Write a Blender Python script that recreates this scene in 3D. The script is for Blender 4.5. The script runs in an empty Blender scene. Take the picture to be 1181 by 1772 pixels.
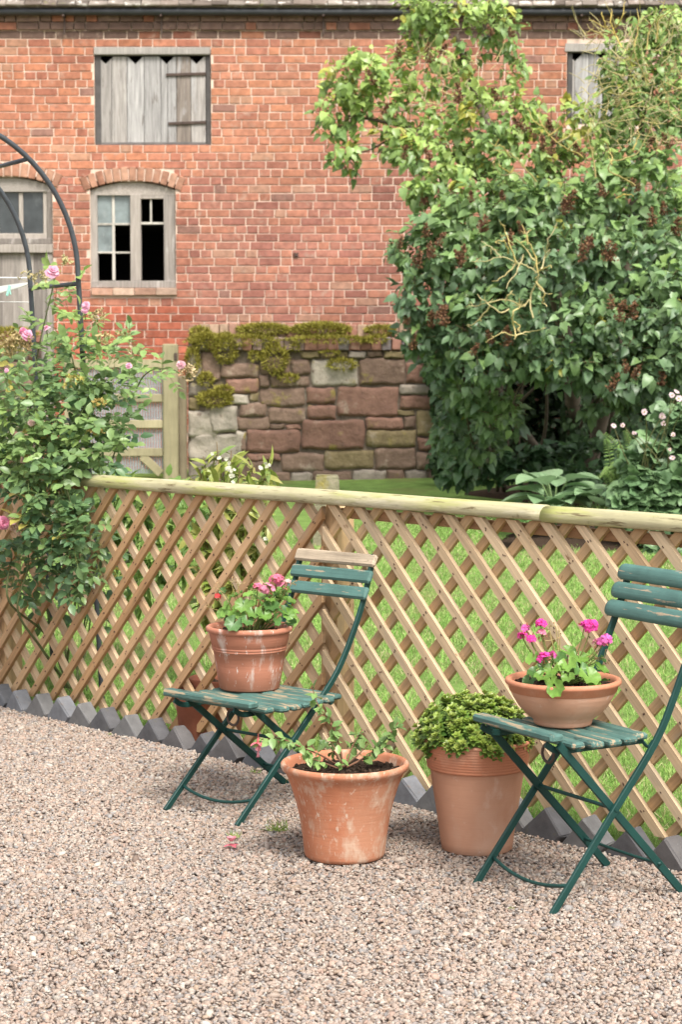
import bpy, math, random
import numpy as np
from mathutils import noise as mnoise, Vector

rng = np.random.default_rng(7)
random.seed(7)
C = bpy.context.scene.collection

# ------------------------------------------------------------------ camera, sky, sun, exposure
F, CX, CY, HOR, EYE = 3450.0, 590.5, 886.0, 630.0, 1.5      # photograph pixels (1181 x 1772)
TH = math.atan((CY - HOR) / F)
cam_d = bpy.data.cameras.new('camera')
cam = bpy.data.objects.new('camera', cam_d); C.objects.link(cam)
cam.location = (0, 0, EYE)
cam.rotation_euler = (math.pi / 2 - TH, 0, 0)
cam_d.sensor_fit = 'VERTICAL'; cam_d.sensor_height = 36.0; cam_d.sensor_width = 24.0
cam_d.lens = F / 1772 * 36.0
cam_d.clip_start = 0.1; cam_d.clip_end = 500
cam_d.dof.use_dof = True; cam_d.dof.focus_distance = 6.25; cam_d.dof.aperture_fstop = 8.5
bpy.context.scene.camera = cam

SUN_EL, SUN_AZ = math.radians(54), math.radians(155)        # azimuth clockwise from +Y (north)
world = bpy.data.worlds.new('World'); bpy.context.scene.world = world
world.use_nodes = True
wn = world.node_tree; wn.nodes.clear()
sky = wn.nodes.new('ShaderNodeTexSky'); sky.sky_type = 'NISHITA'; sky.sun_disc = False
sky.sun_elevation = SUN_EL; sky.sun_rotation = SUN_AZ
sky.air_density = 1.2; sky.dust_density = 4.0; sky.ozone_density = 1.0
hs = wn.nodes.new('ShaderNodeHueSaturation'); hs.inputs['Saturation'].default_value = 0.22
bg = wn.nodes.new('ShaderNodeBackground'); bg.inputs['Strength'].default_value = 0.10
wo = wn.nodes.new('ShaderNodeOutputWorld')
wn.links.new(sky.outputs[0], hs.inputs['Color']); wn.links.new(hs.outputs[0], bg.inputs['Color'])
wn.links.new(bg.outputs[0], wo.inputs['Surface'])

sd = bpy.data.lights.new('sun', 'SUN'); sd.energy = 1.5; sd.angle = math.radians(18); sd.color = (1.0, 0.95, 0.87)
sun = bpy.data.objects.new('sun', sd); C.objects.link(sun)
to_sun = Vector((math.sin(SUN_AZ) * math.cos(SUN_EL), math.cos(SUN_AZ) * math.cos(SUN_EL), math.sin(SUN_EL)))
sun.rotation_euler = to_sun.to_track_quat('Z', 'Y').to_euler()
sun.location = (6, -6, 12)

vs = bpy.context.scene.view_settings
vs.view_transform = 'Standard'; vs.look = 'None'; vs.gamma = 1; vs.use_curve_mapping = False
vs.exposure = 1.42
bpy.context.scene.cycles.max_bounces = 6
bpy.context.scene.cycles.transparent_max_bounces = 6

# ------------------------------------------------------------------ geometry of the view
FW = np.array([0, math.cos(TH), -math.sin(TH)]); UP = np.array([0, math.sin(TH), math.cos(TH)]); RT = np.array([1., 0, 0])
ORI = np.array([0, 0, EYE])
def ray(px, py): return FW + RT * (px - CX) / F + UP * (CY - py) / F
def at(px, py, y): d = ray(px, py); return ORI + d * (y / d[1])
def gnd(px, py, z=0.0): d = ray(px, py); return ORI + d * ((z - EYE) / d[2])
FA = gnd(0, 1207); FB = gnd(1150, 1477)
FT = (FB - FA) / np.linalg.norm(FB - FA); FN = np.array([-FT[1], FT[0], 0.0]); ZZ = np.array([0, 0, 1.])
def fen(s, n, z): return FA + FT * s + FN * n + ZZ * z          # fence coordinates: along, behind, up
def fdist(P): return (np.asarray(P)[..., :2] - FA[:2]) @ FN[:2]
def lawn_z(x, y):
    x = np.asarray(x, float); y = np.asarray(y, float)
    nd = (x - FA[0]) * FN[0] + (y - FA[1]) * FN[1] - 0.1
    nw = np.maximum((x - FA[0]) * FN[0] + (19.0 - FA[1]) * FN[1] - 0.1, 1.0)
    return 0.41 * np.clip(nd / nw, 0, 1)
def nrm(a): a = np.asarray(a, float); return a / np.maximum(np.linalg.norm(a, axis=-1, keepdims=True), 1e-9)

# ------------------------------------------------------------------ mesh builder
class MB:
    def __init__(s): s.v = []; s.c = []; s.l = []; s.f = {}; s.n = 0
    def add(s, V, faces, col=(1, 1, 1), lc=None):
        V = np.asarray(V, float).reshape(-1, 3); k = len(V)
        col = np.asarray(col, float)
        s.v.append(V); s.c.append(np.broadcast_to(col, (k, 3)) if col.ndim == 1 else col)
        s.l.append(V if lc is None else np.asarray(lc, float))
        if isinstance(faces, dict):
            for m, a in faces.items(): s.f.setdefault(m, []).append(np.asarray(a) + s.n)
        else:
            for fc in faces: s.f.setdefault(len(fc), []).append(np.asarray([fc]) + s.n)
        s.n += k
        return s
    def build(s, name, mat, parent=None, smooth=False, loc=None):
        me = bpy.data.meshes.new(name)
        V = np.concatenate(s.v); c = np.concatenate(s.c); l = np.concatenate(s.l)
        base = np.array(loc if loc is not None else (PB.get(parent, (0, 0, 0)) if parent is not None else (0, 0, 0)), float)
        V = V - base
        me.vertices.add(len(V)); me.vertices.foreach_set('co', V.astype(np.float32).ravel())
        idx = []; st = []; o = 0
        for m, arrs in s.f.items():
            a = np.concatenate(arrs); idx.append(a.ravel()); st.append(o + m * np.arange(len(a))); o += a.size
        idx = np.concatenate(idx); st = np.concatenate(st)
        me.loops.add(len(idx)); me.loops.foreach_set('vertex_index', idx.astype(np.int32))
        me.polygons.add(len(st)); me.polygons.foreach_set('loop_start', st.astype(np.int32))
        me.polygons.foreach_set('use_smooth', np.full(len(st), bool(smooth)))
        ca = me.attributes.new('col', 'FLOAT_COLOR', 'POINT')
        ca.data.foreach_set('color', np.concatenate([c, np.ones((len(c), 1))], 1).astype(np.float32).ravel())
        la = me.attributes.new('lc', 'FLOAT_VECTOR', 'POINT'); la.data.foreach_set('vector', l.astype(np.float32).ravel())
        me.update(calc_edges=True); me.validate()
        me.materials.append(mat)
        ob = bpy.data.objects.new(name, me); C.objects.link(ob)
        if parent is not None: ob.parent = parent
        elif loc is not None: ob.location = loc
        if parent is not None: PB[ob] = tuple(base)
        return ob
PB = {}
def tag(o, label=None, cat=None, group=None, kind=None):
    for k, v in (('label', label), ('category', cat), ('group', group), ('kind', kind)):
        if v: o[k] = v
    return o
def thing(name, loc, label, cat, group=None):
    o = bpy.data.objects.new(name, None); C.objects.link(o); o.location = tuple(loc); o.empty_display_size = 0.1
    PB[o] = tuple(loc)
    return tag(o, label, cat, group)

CH_F = None
def cbox(mb, c, ax, hs_, col=(1, 1, 1), ch=0.0, jit=0.0):
    """box with axes ax (3x3 rows), half sizes hs_, chamfer ch"""
    ax = np.asarray(ax, float); h = np.asarray(hs_, float); c = np.asarray(c, float)
    off = rng.uniform(-30, 30, 3)
    if ch <= 0:
        sg = np.array([[x, y, z] for x in (-1, 1) for y in (-1, 1) for z in (-1, 1)], float)
        L = sg * h
        fs = {4: np.array([[0, 1, 3, 2], [4, 6, 7, 5], [0, 4, 5, 1], [2, 3, 7, 6], [0, 2, 6, 4], [1, 5, 7, 3]])}
    else:
        ch = min(ch, h.min() * 0.9)
        L = []; idx = {}
        for i, sx in enumerate((-1, 1)):
            for j, sy in enumerate((-1, 1)):
                for k, sz in enumerate((-1, 1)):
                    for a in range(3):
                        p = np.array([sx, sy, sz]) * h
                        for b in range(3):
                            if b != a: p[b] -= np.sign(p[b]) * ch
                        idx[(sx, sy, sz, a)] = len(L); L.append(p)
        L = np.array(L)
        global CH_F
        if CH_F is None:
            q = []; t = []
            for a in range(3):
                b, d = [x for x in range(3) if x != a]
                for s_ in (-1, 1):
                    ring = []
                    for sb, sd_ in ((-1, -1), (1, -1), (1, 1), (-1, 1)):
                        k = [0, 0, 0]; k[a] = s_; k[b] = sb; k[d] = sd_; ring.append(idx[(*k, a)])
                    q.append(ring)
            for a in range(3):
                b, d = [x for x in range(3) if x != a]
                for sb in (-1, 1):
                    for sd_ in (-1, 1):
                        k1 = [0, 0, 0]; k1[a] = -1; k1[b] = sb; k1[d] = sd_
                        k2 = list(k1); k2[a] = 1
                        q.append([idx[(*k1, b)], idx[(*k2, b)], idx[(*k2, d)], idx[(*k1, d)]])
            for sx in (-1, 1):
                for sy in (-1, 1):
                    for sz in (-1, 1): t.append([idx[(sx, sy, sz, a)] for a in range(3)])
            CH_F = {4: np.array(q), 3: np.array(t)}
        fs = CH_F
    if jit: L = L + rng.uniform(-jit, jit, L.shape)
    mb.add(c + L @ ax, fs, col, L + off)
I3 = np.eye(3)
def box(mb, lo, hi, col=(1, 1, 1), ch=0.0, jit=0.0):
    lo = np.minimum(lo, hi); hi2 = np.maximum(lo, hi)
    cbox(mb, (np.array(lo) + hi2) / 2, I3, (hi2 - np.array(lo)) / 2, col, ch, jit)
def prism(mb, poly, o, ex, ey, en, t, col=(1, 1, 1), lc2=None):
    """2D polygon in plane (ex, ey) extruded t along en, centred"""
    poly = np.asarray(poly, float); k = len(poly); off = rng.uniform(-30, 30, 3)
    P = o + poly[:, :1] * ex + poly[:, 1:] * ey
    V = np.concatenate([P - en * t / 2, P + en * t / 2])
    l2 = poly if lc2 is None else lc2
    L = np.concatenate([np.c_[l2, np.full(k, -t / 2)], np.c_[l2, np.full(k, t / 2)]]) + off
    fs = [list(range(k))[::-1], list(range(k, 2 * k))] + [[i, (i + 1) % k, k + (i + 1) % k, k + i] for i in range(k)]
    mb.add(V, fs, col, L)
def tube(mb, pts, rad, n=8, col=(1, 1, 1), cap=True):
    P = np.asarray(pts, float); m = len(P)
    R = np.broadcast_to(np.asarray(rad, float), (m,))
    T = np.gradient(P, axis=0) if m > 1 else np.array([[0, 0, 1.]])
    T = nrm(T)
    ref = np.array([0, 0, 1.]) if abs(T[0, 2]) < 0.9 else np.array([1., 0, 0])
    a = np.linspace(0, 2 * math.pi, n, endpoint=False)
    V = []; X = nrm(np.cross(T[0], ref))
    for i in range(m):
        X = nrm(X - T[i] * np.dot(X, T[i])); Y = np.cross(T[i], X)
        V.append(P[i] + R[i] * (np.cos(a)[:, None] * X + np.sin(a)[:, None] * Y))
    V = np.concatenate(V)
    q = []
    for i in range(m - 1):
        for j in range(n): q.append([i * n + j, i * n + (j + 1) % n, (i + 1) * n + (j + 1) % n, (i + 1) * n + j])
    fs = {4: np.array(q)}
    if cap: fs[n] = np.array([list(range(n))[::-1], [(m - 1) * n + j for j in range(n)]]) if n != 4 else None
    if cap and n == 4: fs = {4: np.array(q + [[3, 2, 1, 0], [(m - 1) * 4 + j for j in range(4)]])}
    col = np.asarray(col, float)
    mb.add(V, fs, col if col.ndim == 1 else np.repeat(col, n, 0))
def smooth_path(pts, k=6):
    P = np.asarray(pts, float); out = []
    Q = np.concatenate([[2 * P[0] - P[1]], P, [2 * P[-1] - P[-2]]])
    for i in range(1, len(Q) - 2):
        for t in np.linspace(0, 1, k, endpoint=False):
            p0, p1, p2, p3 = Q[i - 1:i + 3]
            out.append(0.5 * (2 * p1 + (p2 - p0) * t + (2 * p0 - 5 * p1 + 4 * p2 - p3) * t * t + (3 * p1 - p0 - 3 * p2 + p3) * t ** 3))
    out.append(P[-1]); return np.array(out)
def lathe(mb, prof, c, n=64, col=(1, 1, 1), wob=0.0):
    prof = np.asarray(prof, float); m = len(prof); a = np.linspace(0, 2 * math.pi, n, endpoint=False)
    w = 1 + wob * np.sin(a * 2 + 0.7) + wob * .5 * np.sin(a * 3)
    V = np.concatenate([np.c_[r * np.cos(a) * w, r * np.sin(a) * w, np.full(n, z)] for r, z in prof])
    i, j = np.meshgrid(np.arange(m - 1), np.arange(n), indexing='ij'); i = i.ravel(); j = j.ravel(); jn = (j + 1) % n
    mb.add(V + np.asarray(c), {4: np.c_[i * n + j, i * n + jn, (i + 1) * n + jn, (i + 1) * n + j]}, col, V)

# leaf templates: (verts, faces)
def leaf_t(w1, w2, w3, fold=0.3, droop=0.25, y1=0.02, y2=0.3, y3=0.68):
    s = [(w1, y1), (w2, y2), (w3, y3)]
    mid = [(0, 0.0), (0, 0.36), (0, 0.72), (0, 1.0)]
    V = [(x, y, 0) for x, y in mid] + [(x, y, 0) for x, y in s] + [(-x, y, 0) for x, y in s]
    V = np.array(V, float); V[:, 2] = np.abs(V[:, 0]) * fold - droop * V[:, 1] ** 2
    fs = {4: np.array([[0, 4, 5, 1], [1, 5, 6, 2], [0, 1, 8, 7], [1, 2, 9, 8]]), 3: np.array([[2, 6, 3], [2, 3, 9]])}
    return V, fs
LILAC = leaf_t(.24, .40, .27, .35, .30, -.05, .22, .62)
LILACS = [LILAC, leaf_t(.26, .36, .22, .14, .48, -.05, .22, .60), leaf_t(.22, .38, .25, .60, .12, -.04, .24, .64), leaf_t(.25, .43, .32, .22, .65, -.06, .22, .66), leaf_t(.20, .33, .20, .40, -.05, -.03, .24, .60)]
OVAL = leaf_t(.10, .30, .24, .30, .20, .06, .36, .70)
NARROW = leaf_t(.05, .14, .12, .35, .45, .05, .36, .70)
def round_leaf(n=21, lobes=7):
    a = np.linspace(0.25, 2 * math.pi - 0.25, n) - math.pi / 2 * 0 
    r = 1 - 0.15 * (0.5 + 0.5 * np.cos(a * lobes)) 
    V = [(0, 0, 0)] + [(.5 * math.sin(t) * .55, -.5 * math.cos(t) * .55, 0.03 + .02 * math.cos(3 * t)) for t in a] + \
        [(.5 * rr * math.sin(t), -.5 * rr * math.cos(t), 0.13 + 0.06 * math.cos(lobes * t)) for t, rr in zip(a, r)]
    V = np.array(V, float); V[:, 1] *= -1
    t3 = np.array([[0, 1 + i + 1, 1 + i] for i in range(n - 1)])
    q = np.array([[1 + i, 2 + i, n + 2 + i, n + 1 + i] for i in range(n - 1)])
    V[:, 1] *= -1
    return V, {3: t3, 4: q}
ROUND = round_leaf()
def big_leaf():
    V = []; xs = np.linspace(-1, 1, 7); ys = np.linspace(0, 1, 8)
    for y in ys:
        w = .43 * math.sin(math.pi * min(1, y ** 0.62)) ** 0.75 + .012
        for x in xs: V.append((x * w, y, abs(x) * w * .4 - .30 * y * y + .012 * math.cos(x * 14)))
    q = [[i * 7 + j, i * 7 + j + 1, (i + 1) * 7 + j + 1, (i + 1) * 7 + j] for i in range(7) for j in range(6)]
    return np.array(V, float), {4: np.array(q)}
HOSTA = big_leaf()
PETAL = leaf_t(.10, .30, .40, -.15, .25, .05, .40, .80)
BLADE = (np.array([[-.5, 0, 0], [.5, 0, 0], [.12, .6, .06], [0, 1, .22]]), {3: np.array([[0, 1, 2], [0, 2, 3]])})
def leaves(mb, tm, P, D, N, size, col):
    P = np.asarray(P, float); k = len(P)
    if k == 0: return
    Y = np.broadcast_to(nrm(D), (k, 3)); N = np.broadcast_to(np.asarray(N, float), (k, 3)); X = np.cross(Y, N); bad = np.linalg.norm(X, axis=1) < 1e-4; X[bad] = np.cross(Y[bad], [1, .3, .2]); X = nrm(X); Z = np.cross(X, Y)
    t, fs = tm; size = np.broadcast_to(np.asarray(size, float), (k,)) if np.ndim(size) < 2 else size
    if size.ndim == 1: size = np.repeat(size[:, None], 3, 1)
    V = P[:, None] + t[None, :, 0, None] * size[:, None, 0:1] * X[:, None] + t[None, :, 1, None] * size[:, None, 1:2] * Y[:, None] + t[None, :, 2, None] * size[:, None, 1:2] * Z[:, None]
    m = len(t); o = (np.arange(k) * m)[:, None, None]
    F2 = {n: (np.asarray(a)[None] + o).reshape(-1, n) for n, a in fs.items()}
    col = np.broadcast_to(np.asarray(col, float), (k, 3))
    mb.add(V.reshape(-1, 3), F2, np.repeat(col, m, 0))
def rdir(k, up=0.0):
    v = rng.normal(size=(k, 3)); v[:, 2] += up; return nrm(v)
def mixcol(a, b, k, jit=.15):
    t = rng.random((k, 1)); c = np.asarray(a) * (1 - t) + np.asarray(b) * t
    return c * (1 + rng.uniform(-jit, jit, (k, 1)))

# ------------------------------------------------------------------ materials
def M(name, col=None, rough=.7, var=None, grain=None, overlays=(), bump=None, trans=0.0, metal=0.0, spec=.4, coord='lc'):
    """col None: the object's own colour attribute. grain: (scale xyz, amount). overlays: (scale xyz, lo, hi, colour, detail)"""
    m = bpy.data.materials.new(name); m.use_nodes = True; nt = m.node_tree; nt.nodes.clear()
    N = nt.nodes.new; Lk = nt.links.new
    out = N('ShaderNodeOutputMaterial'); bs = N('ShaderNodeBsdfPrincipled')
    bs.inputs['Roughness'].default_value = rough; bs.inputs['Metallic'].default_value = metal
    bs.inputs['Specular IOR Level'].default_value = spec
    co = N('ShaderNodeAttribute'); co.attribute_name = 'lc'
    if col is None:
        a = N('ShaderNodeAttribute'); a.attribute_name = 'col'; cur = a.outputs['Color']
    else:
        a = N('ShaderNodeRGB'); a.outputs[0].default_value = (*col, 1); cur = a.outputs[0]
    def noise(scale, detail=4, rough_=.6):
        mp = N('ShaderNodeMapping'); mp.inputs['Scale'].default_value = scale if hasattr(scale, '__len__') else (scale,) * 3
        Lk(co.outputs['Vector'], mp.inputs['Vector'])
        nz = N('ShaderNodeTexNoise'); nz.inputs['Scale'].default_value = 1; nz.inputs['Detail'].default_value = detail; nz.inputs['Roughness'].default_value = rough_
        Lk(mp.outputs[0], nz.inputs['Vector']); return nz.outputs['Fac']
    def mul(cur, fac, amt):
        mr = N('ShaderNodeMapRange'); mr.inputs['From Min'].default_value = .25; mr.inputs['From Max'].default_value = .75
        mr.inputs['To Min'].default_value = 1 - amt; mr.inputs['To Max'].default_value = 1 + amt; Lk(fac, mr.inputs['Value'])
        mx = N('ShaderNodeVectorMath'); mx.operation = 'SCALE'; Lk(cur, mx.inputs[0]); Lk(mr.outputs[0], mx.inputs['Scale']); return mx.outputs[0]
    if var: cur = mul(cur, noise(var[0]), var[1])
    if grain: cur = mul(cur, noise(grain[0], 6, .7), grain[1])
    for ov in overlays:
        f_ = noise(ov[0], ov[4] if len(ov) > 4 else 5, .65)
        mr = N('ShaderNodeMapRange'); mr.inputs['From Min'].default_value = ov[1]; mr.inputs['From Max'].default_value = ov[2]; Lk(f_, mr.inputs['Value'])
        mx = N('ShaderNodeMix'); mx.data_type = 'RGBA'; Lk(mr.outputs[0], mx.inputs['Factor']); Lk(cur, mx.inputs['A']); mx.inputs['B'].default_value = (*ov[3], 1)
        cur = mx.outputs['Result']
    Lk(cur, bs.inputs['Base Color'])
    if bump:
        b = N('ShaderNodeBump'); b.inputs['Strength'].default_value = bump[1]; b.inputs['Distance'].default_value = bump[2] if len(bump) > 2 else .01
        Lk(noise(bump[0], 5), b.inputs['Height']); Lk(b.outputs[0], bs.inputs['Normal'])
    if trans:
        tr = N('ShaderNodeBsdfTranslucent'); Lk(cur, tr.inputs['Color']); ms = N('ShaderNodeMixShader'); ms.inputs[0].default_value = trans
        Lk(bs.outputs[0], ms.inputs[1]); Lk(tr.outputs[0], ms.inputs[2]); Lk(ms.outputs[0], out.inputs['Surface'])
    else: Lk(bs.outputs[0], out.inputs['Surface'])
    return m
MAT = dict(
    terra_shaded=M('terra_shaded', (.27, .10, .06), .88, (11, .25), overlays=[((9, 9, 5), .56, .7, (.20, .08, .05))], bump=(70, .25, .002), spec=.15),  # clay colour darkened to carry the shadow behind the lattice
    leaf=M('leaf', None, .38, (60, .18), trans=.28, spec=.5),
    leaf_dull=M('leaf_dull', None, .6, (60, .2), trans=.2, spec=.25),
    petal=M('petal', None, .6, (90, .15), trans=.35, spec=.2),
    bark=M('bark', None, .9, (25, .3), bump=(60, .5, .004)),
    brick=M('brick', None, .9, (17, .32), overlays=[((9, 9, 9), .58, .78, (.42, .30, .235)), ((30, 30, 30), .62, .75, (.20, .09, .06))], bump=(60, .5, .004), spec=.15),
    mortar=M('mortar', (.68, .52, .42), .95, (8, .2), overlays=[((2.2, 2.2, 1.2), .64, .78, (.40, .28, .22))], bump=(70, .5, .004), spec=.1),
    stone=M('stone', None, .92, (10, .25), overlays=[((5, 5, 5), .58, .70, (.33, .27, .21)), ((14, 14, 14), .60, .72, (.13, .085, .065)), ((2.6, 2.6, 2.6), .60, .68, (.26, .215, .06))], bump=(24, .7, .02), spec=.15),
    stone_mortar=M('stone_mortar', (.155, .120, .095), .95, (12, .35), overlays=[((3, 3, 3), .58, .68, (.36, .31, .25))], bump=(30, .8, .02), spec=.1),
    moss=M('moss', None, .95, (30, .3), trans=.15, spec=.05),
    greywood=M('greywood', None, .85, None, grain=((70, 70, 3.0), .42), overlays=[((40, 40, 6), .64, .74, (.12, .10, .09)), ((8, 8, 2), .60, .72, (.50, .46, .43))], bump=((90, 90, 4), .6, .004), spec=.2),
    frame=M('frame', None, .85, (12, .2), grain=((9, 9, 9), .25), bump=(60, .4, .003), spec=.2),
    slat=M('slat', None, .75, None, grain=((2.5, 75, 40), .30), overlays=[((11, 34, 34), .655, .72, (.20, .105, .05)), ((1.5, 5, 5), .60, .78, (.33, .28, .21)), ((2.2, 7, 7), .60, .75, (.36, .27, .19))], bump=((6, 120, 60), .35, .002), spec=.25),
    rail=M('rail', None, .8, (6, .15), grain=((2.2, 55, 55), .16), overlays=[((2.0, 14, 14), .48, .66, (.36, .37, .12)), ((3, 22, 22), .54, .68, (.50, .45, .30)), ((7, 80, 80), .57, .66, (.17, .135, .07)), ((14, 16, 16), .66, .72, (.20, .17, .09)), ((1.6, 8, 8), .60, .74, (.60, .55, .42))], bump=((4, 70, 70), .7, .004), spec=.2),
    gatewood=M('gatewood', None, .8, (6, .15), grain=((40, 40, 3), .22), bump=((60, 60, 4), .4, .003), spec=.2),
    edging=M('edging', None, .8, (18, .25), overlays=[((7, 7, 7), .60, .72, (.13, .12, .05)), ((40, 40, 40), .66, .74, (.42, .42, .42)), ((5, 5, 5), .62, .72, (.20, .14, .10))], bump=(70, .5, .003), spec=.35),
    chair_metal=M('chair_metal', (.009, .048, .041), .5, (9, .25), overlays=[((30, 30, 30), .70, .76, (.10, .065, .04)), ((50, 50, 50), .73, .76, (.45, .5, .46))], bump=(50, .2, .002), spec=.35),
    chair_slat=M('chair_slat', (.075, .158, .138), .6, (10, .25), grain=((3, 80, 80), .22), overlays=[((7, 60, 60), .60, .64, (.36, .28, .19)), ((4, 30, 30), .70, .74, (.05, .055, .045))], bump=((5, 90, 90), .5, .003), spec=.35),
    chair_seat=M('chair_seat', (.070, .145, .125), .65, (10, .3), grain=((3, 80, 80), .3), overlays=[((6, 45, 45), .545, .60, (.33, .26, .17)), ((5, 30, 30), .63, .70, (.035, .05, .042))], bump=((5, 90, 90), .7, .003), spec=.3),
    bare_slat=M('bare_slat', (.37, .30, .22), .85, (7, .3), grain=((3, 90, 90), .35), overlays=[((9, 20, 20), .58, .66, (.17, .14, .10)), ((5, 40, 40), .66, .7, (.52, .46, .37))], bump=((5, 90, 90), .8, .004), spec=.15),
    terra_old=M('terra_old', (.42, .175, .11), .85, (11, .16), overlays=[((3, 3, 1.5), .50, .70, (.46, .20, .13)), ((17, 17, 4.5), .555, .66, (.60, .47, .41), 9), ((60, 60, 22), .63, .68, (.66, .58, .53), 3), ((8, 8, 6), .62, .76, (.25, .085, .05))], bump=((14, 14, 150), .45, .0025), spec=.2),
    terra_worn=M('terra_worn', (.47, .185, .10), .85, (10, .14), overlays=[((5, 5, 3), .62, .75, (.38, .125, .06)), ((5.5, 5.5, 2.6), .47, .60, (.47, .225, .135), 6), ((24, 24, 12), .50, .64, (.54, .37, .27), 12), ((80, 80, 30), .62, .70, (.58, .43, .33), 3)], bump=((14, 14, 150), .45, .0025), spec=.2),
    terra_new=M('terra_new', (.53, .285, .185), .85, (6, .10), overlays=[((4, 4, 3), .50, .72, (.56, .345, .245)), ((7, 7, 2), .60, .8, (.45, .20, .12)), ((9, 9, 4.5), .60, .74, (.60, .42, .33), 9), ((30, 30, 30), .66, .74, (.60, .42, .33))], bump=((12, 12, 140), .4, .0022), spec=.2),
    terra_band=M('terra_band', (.50, .21, .12), .85, (9, .14), overlays=[((8, 8, 6), .56, .72, (.55, .29, .19))], bump=(90, .3, .002), spec=.2),
    soil=M('soil', None, .95, (50, .5), bump=(80, 1, .01), spec=.1),
    metal_dark=M('metal_dark', (.045, .052, .06), .45, (20, .3), spec=.5),
    gutter=M('gutter', (.028, .03, .034), .5, (6, .3), spec=.5),
    rust=M('rust', (.075, .05, .04), .8, (20, .4)),
    glass=M('glass', (.20, .235, .235), .22, (5, .45), overlays=[((7, 7, 3), .55, .75, (.34, .36, .35))], spec=.6),
    glass_dark=M('glass_dark', (.055, .062, .065), .15, (4, .4), overlays=[((5, 5, 3), .55, .8, (.16, .17, .17))], spec=.6),
    dark=M('dark_interior', (.012, .011, .010), .95),
    roof=M('roof', None, .9, (9, .3), overlays=[((9, 9, 9), .58, .66, (.55, .52, .47)), ((5, 5, 5), .64, .70, (.2, .2, .06))], bump=(40, .6, .006), spec=.15),
    pebble=M('pebble', None, .72, (300, .16), spec=.3),
    gravel=M('gravel_ground', (.30, .235, .20), .95, (60, .4), bump=(90, 1, .01)),
    lawn=M('lawn', (.20, .31, .08), .95, (7, .30), overlays=[((1.2, 1.2, 1), .52, .70, (.25, .24, .09)), ((9, 9, 9), .62, .8, (.09, .12, .03))], bump=(120, 1, .02), spec=.1),
    grass=M('grass', None, .7, (3, .25), trans=.3, spec=.2),
    cloth=M('cloth', (.62, .62, .60), .5, (9, .08)),
    mint=M('mint_plastic', (.30, .60, .50), .4, (9, .05)),
    wire=M('wire', (.30, .32, .34), .5, (9, .2), metal=.1),
)

# ------------------------------------------------------------------ ground
def sheet(xs, ys, zf, mat, name):
    X, Y = np.meshgrid(xs, ys); Z = zf(X, Y); nx = len(xs); ny = len(ys)
    i, j = np.meshgrid(np.arange(ny - 1), np.arange(nx - 1), indexing='ij'); a = (i * nx + j).ravel()
    mb = MB(); mb.add(np.c_[X.ravel(), Y.ravel(), Z.ravel()], {4: np.c_[a, a + 1, a + nx + 1, a + nx]})
    o = mb.build(name, mat, smooth=True); tag(o, kind='structure'); return o
# gravel yard: ends under the edging bricks; lawn begins there
mb = MB()
P = [fen(-40, -.03, -.02), fen(40, -.03, -.02), fen(40, -60, -.02), fen(-40, -60, -.02)]
mb.add(P, [[0, 3, 2, 1]]); tag(mb.build('gravel_ground', MAT['gravel']), kind='structure')
mb = MB()
ss = np.concatenate([np.linspace(-40, -6, 8), np.linspace(-5.5, 10, 40), np.linspace(12, 40, 8)]); nn = np.concatenate([np.linspace(-.028, 12, 50), np.linspace(14, 80, 8)])
S_, N_ = np.meshgrid(ss, nn); G = FA + S_.ravel()[:, None] * FT + N_.ravel()[:, None] * FN
G[:, 2] = lawn_z(G[:, 0], G[:, 1]) + 0.012 * np.sin(G[:, 0] * 2.1) * np.sin(G[:, 1] * 1.7) * (N_.ravel() > .6) - .012 * (N_.ravel() < .3)
i, j = np.meshgrid(np.arange(len(nn) - 1), np.arange(len(ss) - 1), indexing='ij'); a = (i * len(ss) + j).ravel()
mb.add(G, {4: np.c_[a, a + 1, a + len(ss) + 1, a + len(ss)]}); tag(mb.build('lawn', MAT['lawn'], smooth=True), kind='structure')
# planting bed under the lilac
def bed(name, pts, h=.03):
    mb = MB(); pts = [np.array(p) for p in pts]; c = sum(pts) / len(pts)
    V = [c + ZZ * h]; n = 48; m = len(pts); ring = []
    for k in range(n):
        t = k * m / n; a_ = pts[int(t) % m]; b_ = pts[(int(t) + 1) % m]; p = a_ + (b_ - a_) * (t % 1)
        ring.append(p + (p - c) * rng.uniform(-.03, .03))
    for fr in (.35, .7, .92, 1.0):
        for p in ring:
            q = c + (p - c) * fr; q = q.copy(); q[2] = lawn_z(q[0], q[1]) + (h + rng.uniform(-.012, .012) if fr < .95 else -.005); V.append(q)
    V[0][2] = lawn_z(c[0], c[1]) + h
    f = [[0, 1 + (k + 1) % n, 1 + k][::-1] for k in range(n)]
    for r in range(3):
        for k in range(n): f.append([1 + r * n + k, 1 + r * n + (k + 1) % n, 1 + (r + 1) * n + (k + 1) % n, 1 + (r + 1) * n + k])
    mb.add(V, f, (.050, .033, .022)); tag(mb.build(name, MAT['soil'], smooth=True), kind='structure')
bed('soil_bed', [(1.0, 13.6, .2), (1.6, 13.35, .2), (2.6, 13.3, .2), (5.5, 13.0, .2), (6.5, 17, .4), (4.5, 18.9, .4), (1.9, 18.7, .4), (1.0, 17.6, .4), (1.6, 16.6, .4), (2.2, 15.9, .3), (1.2, 14.4, .25)])

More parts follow.
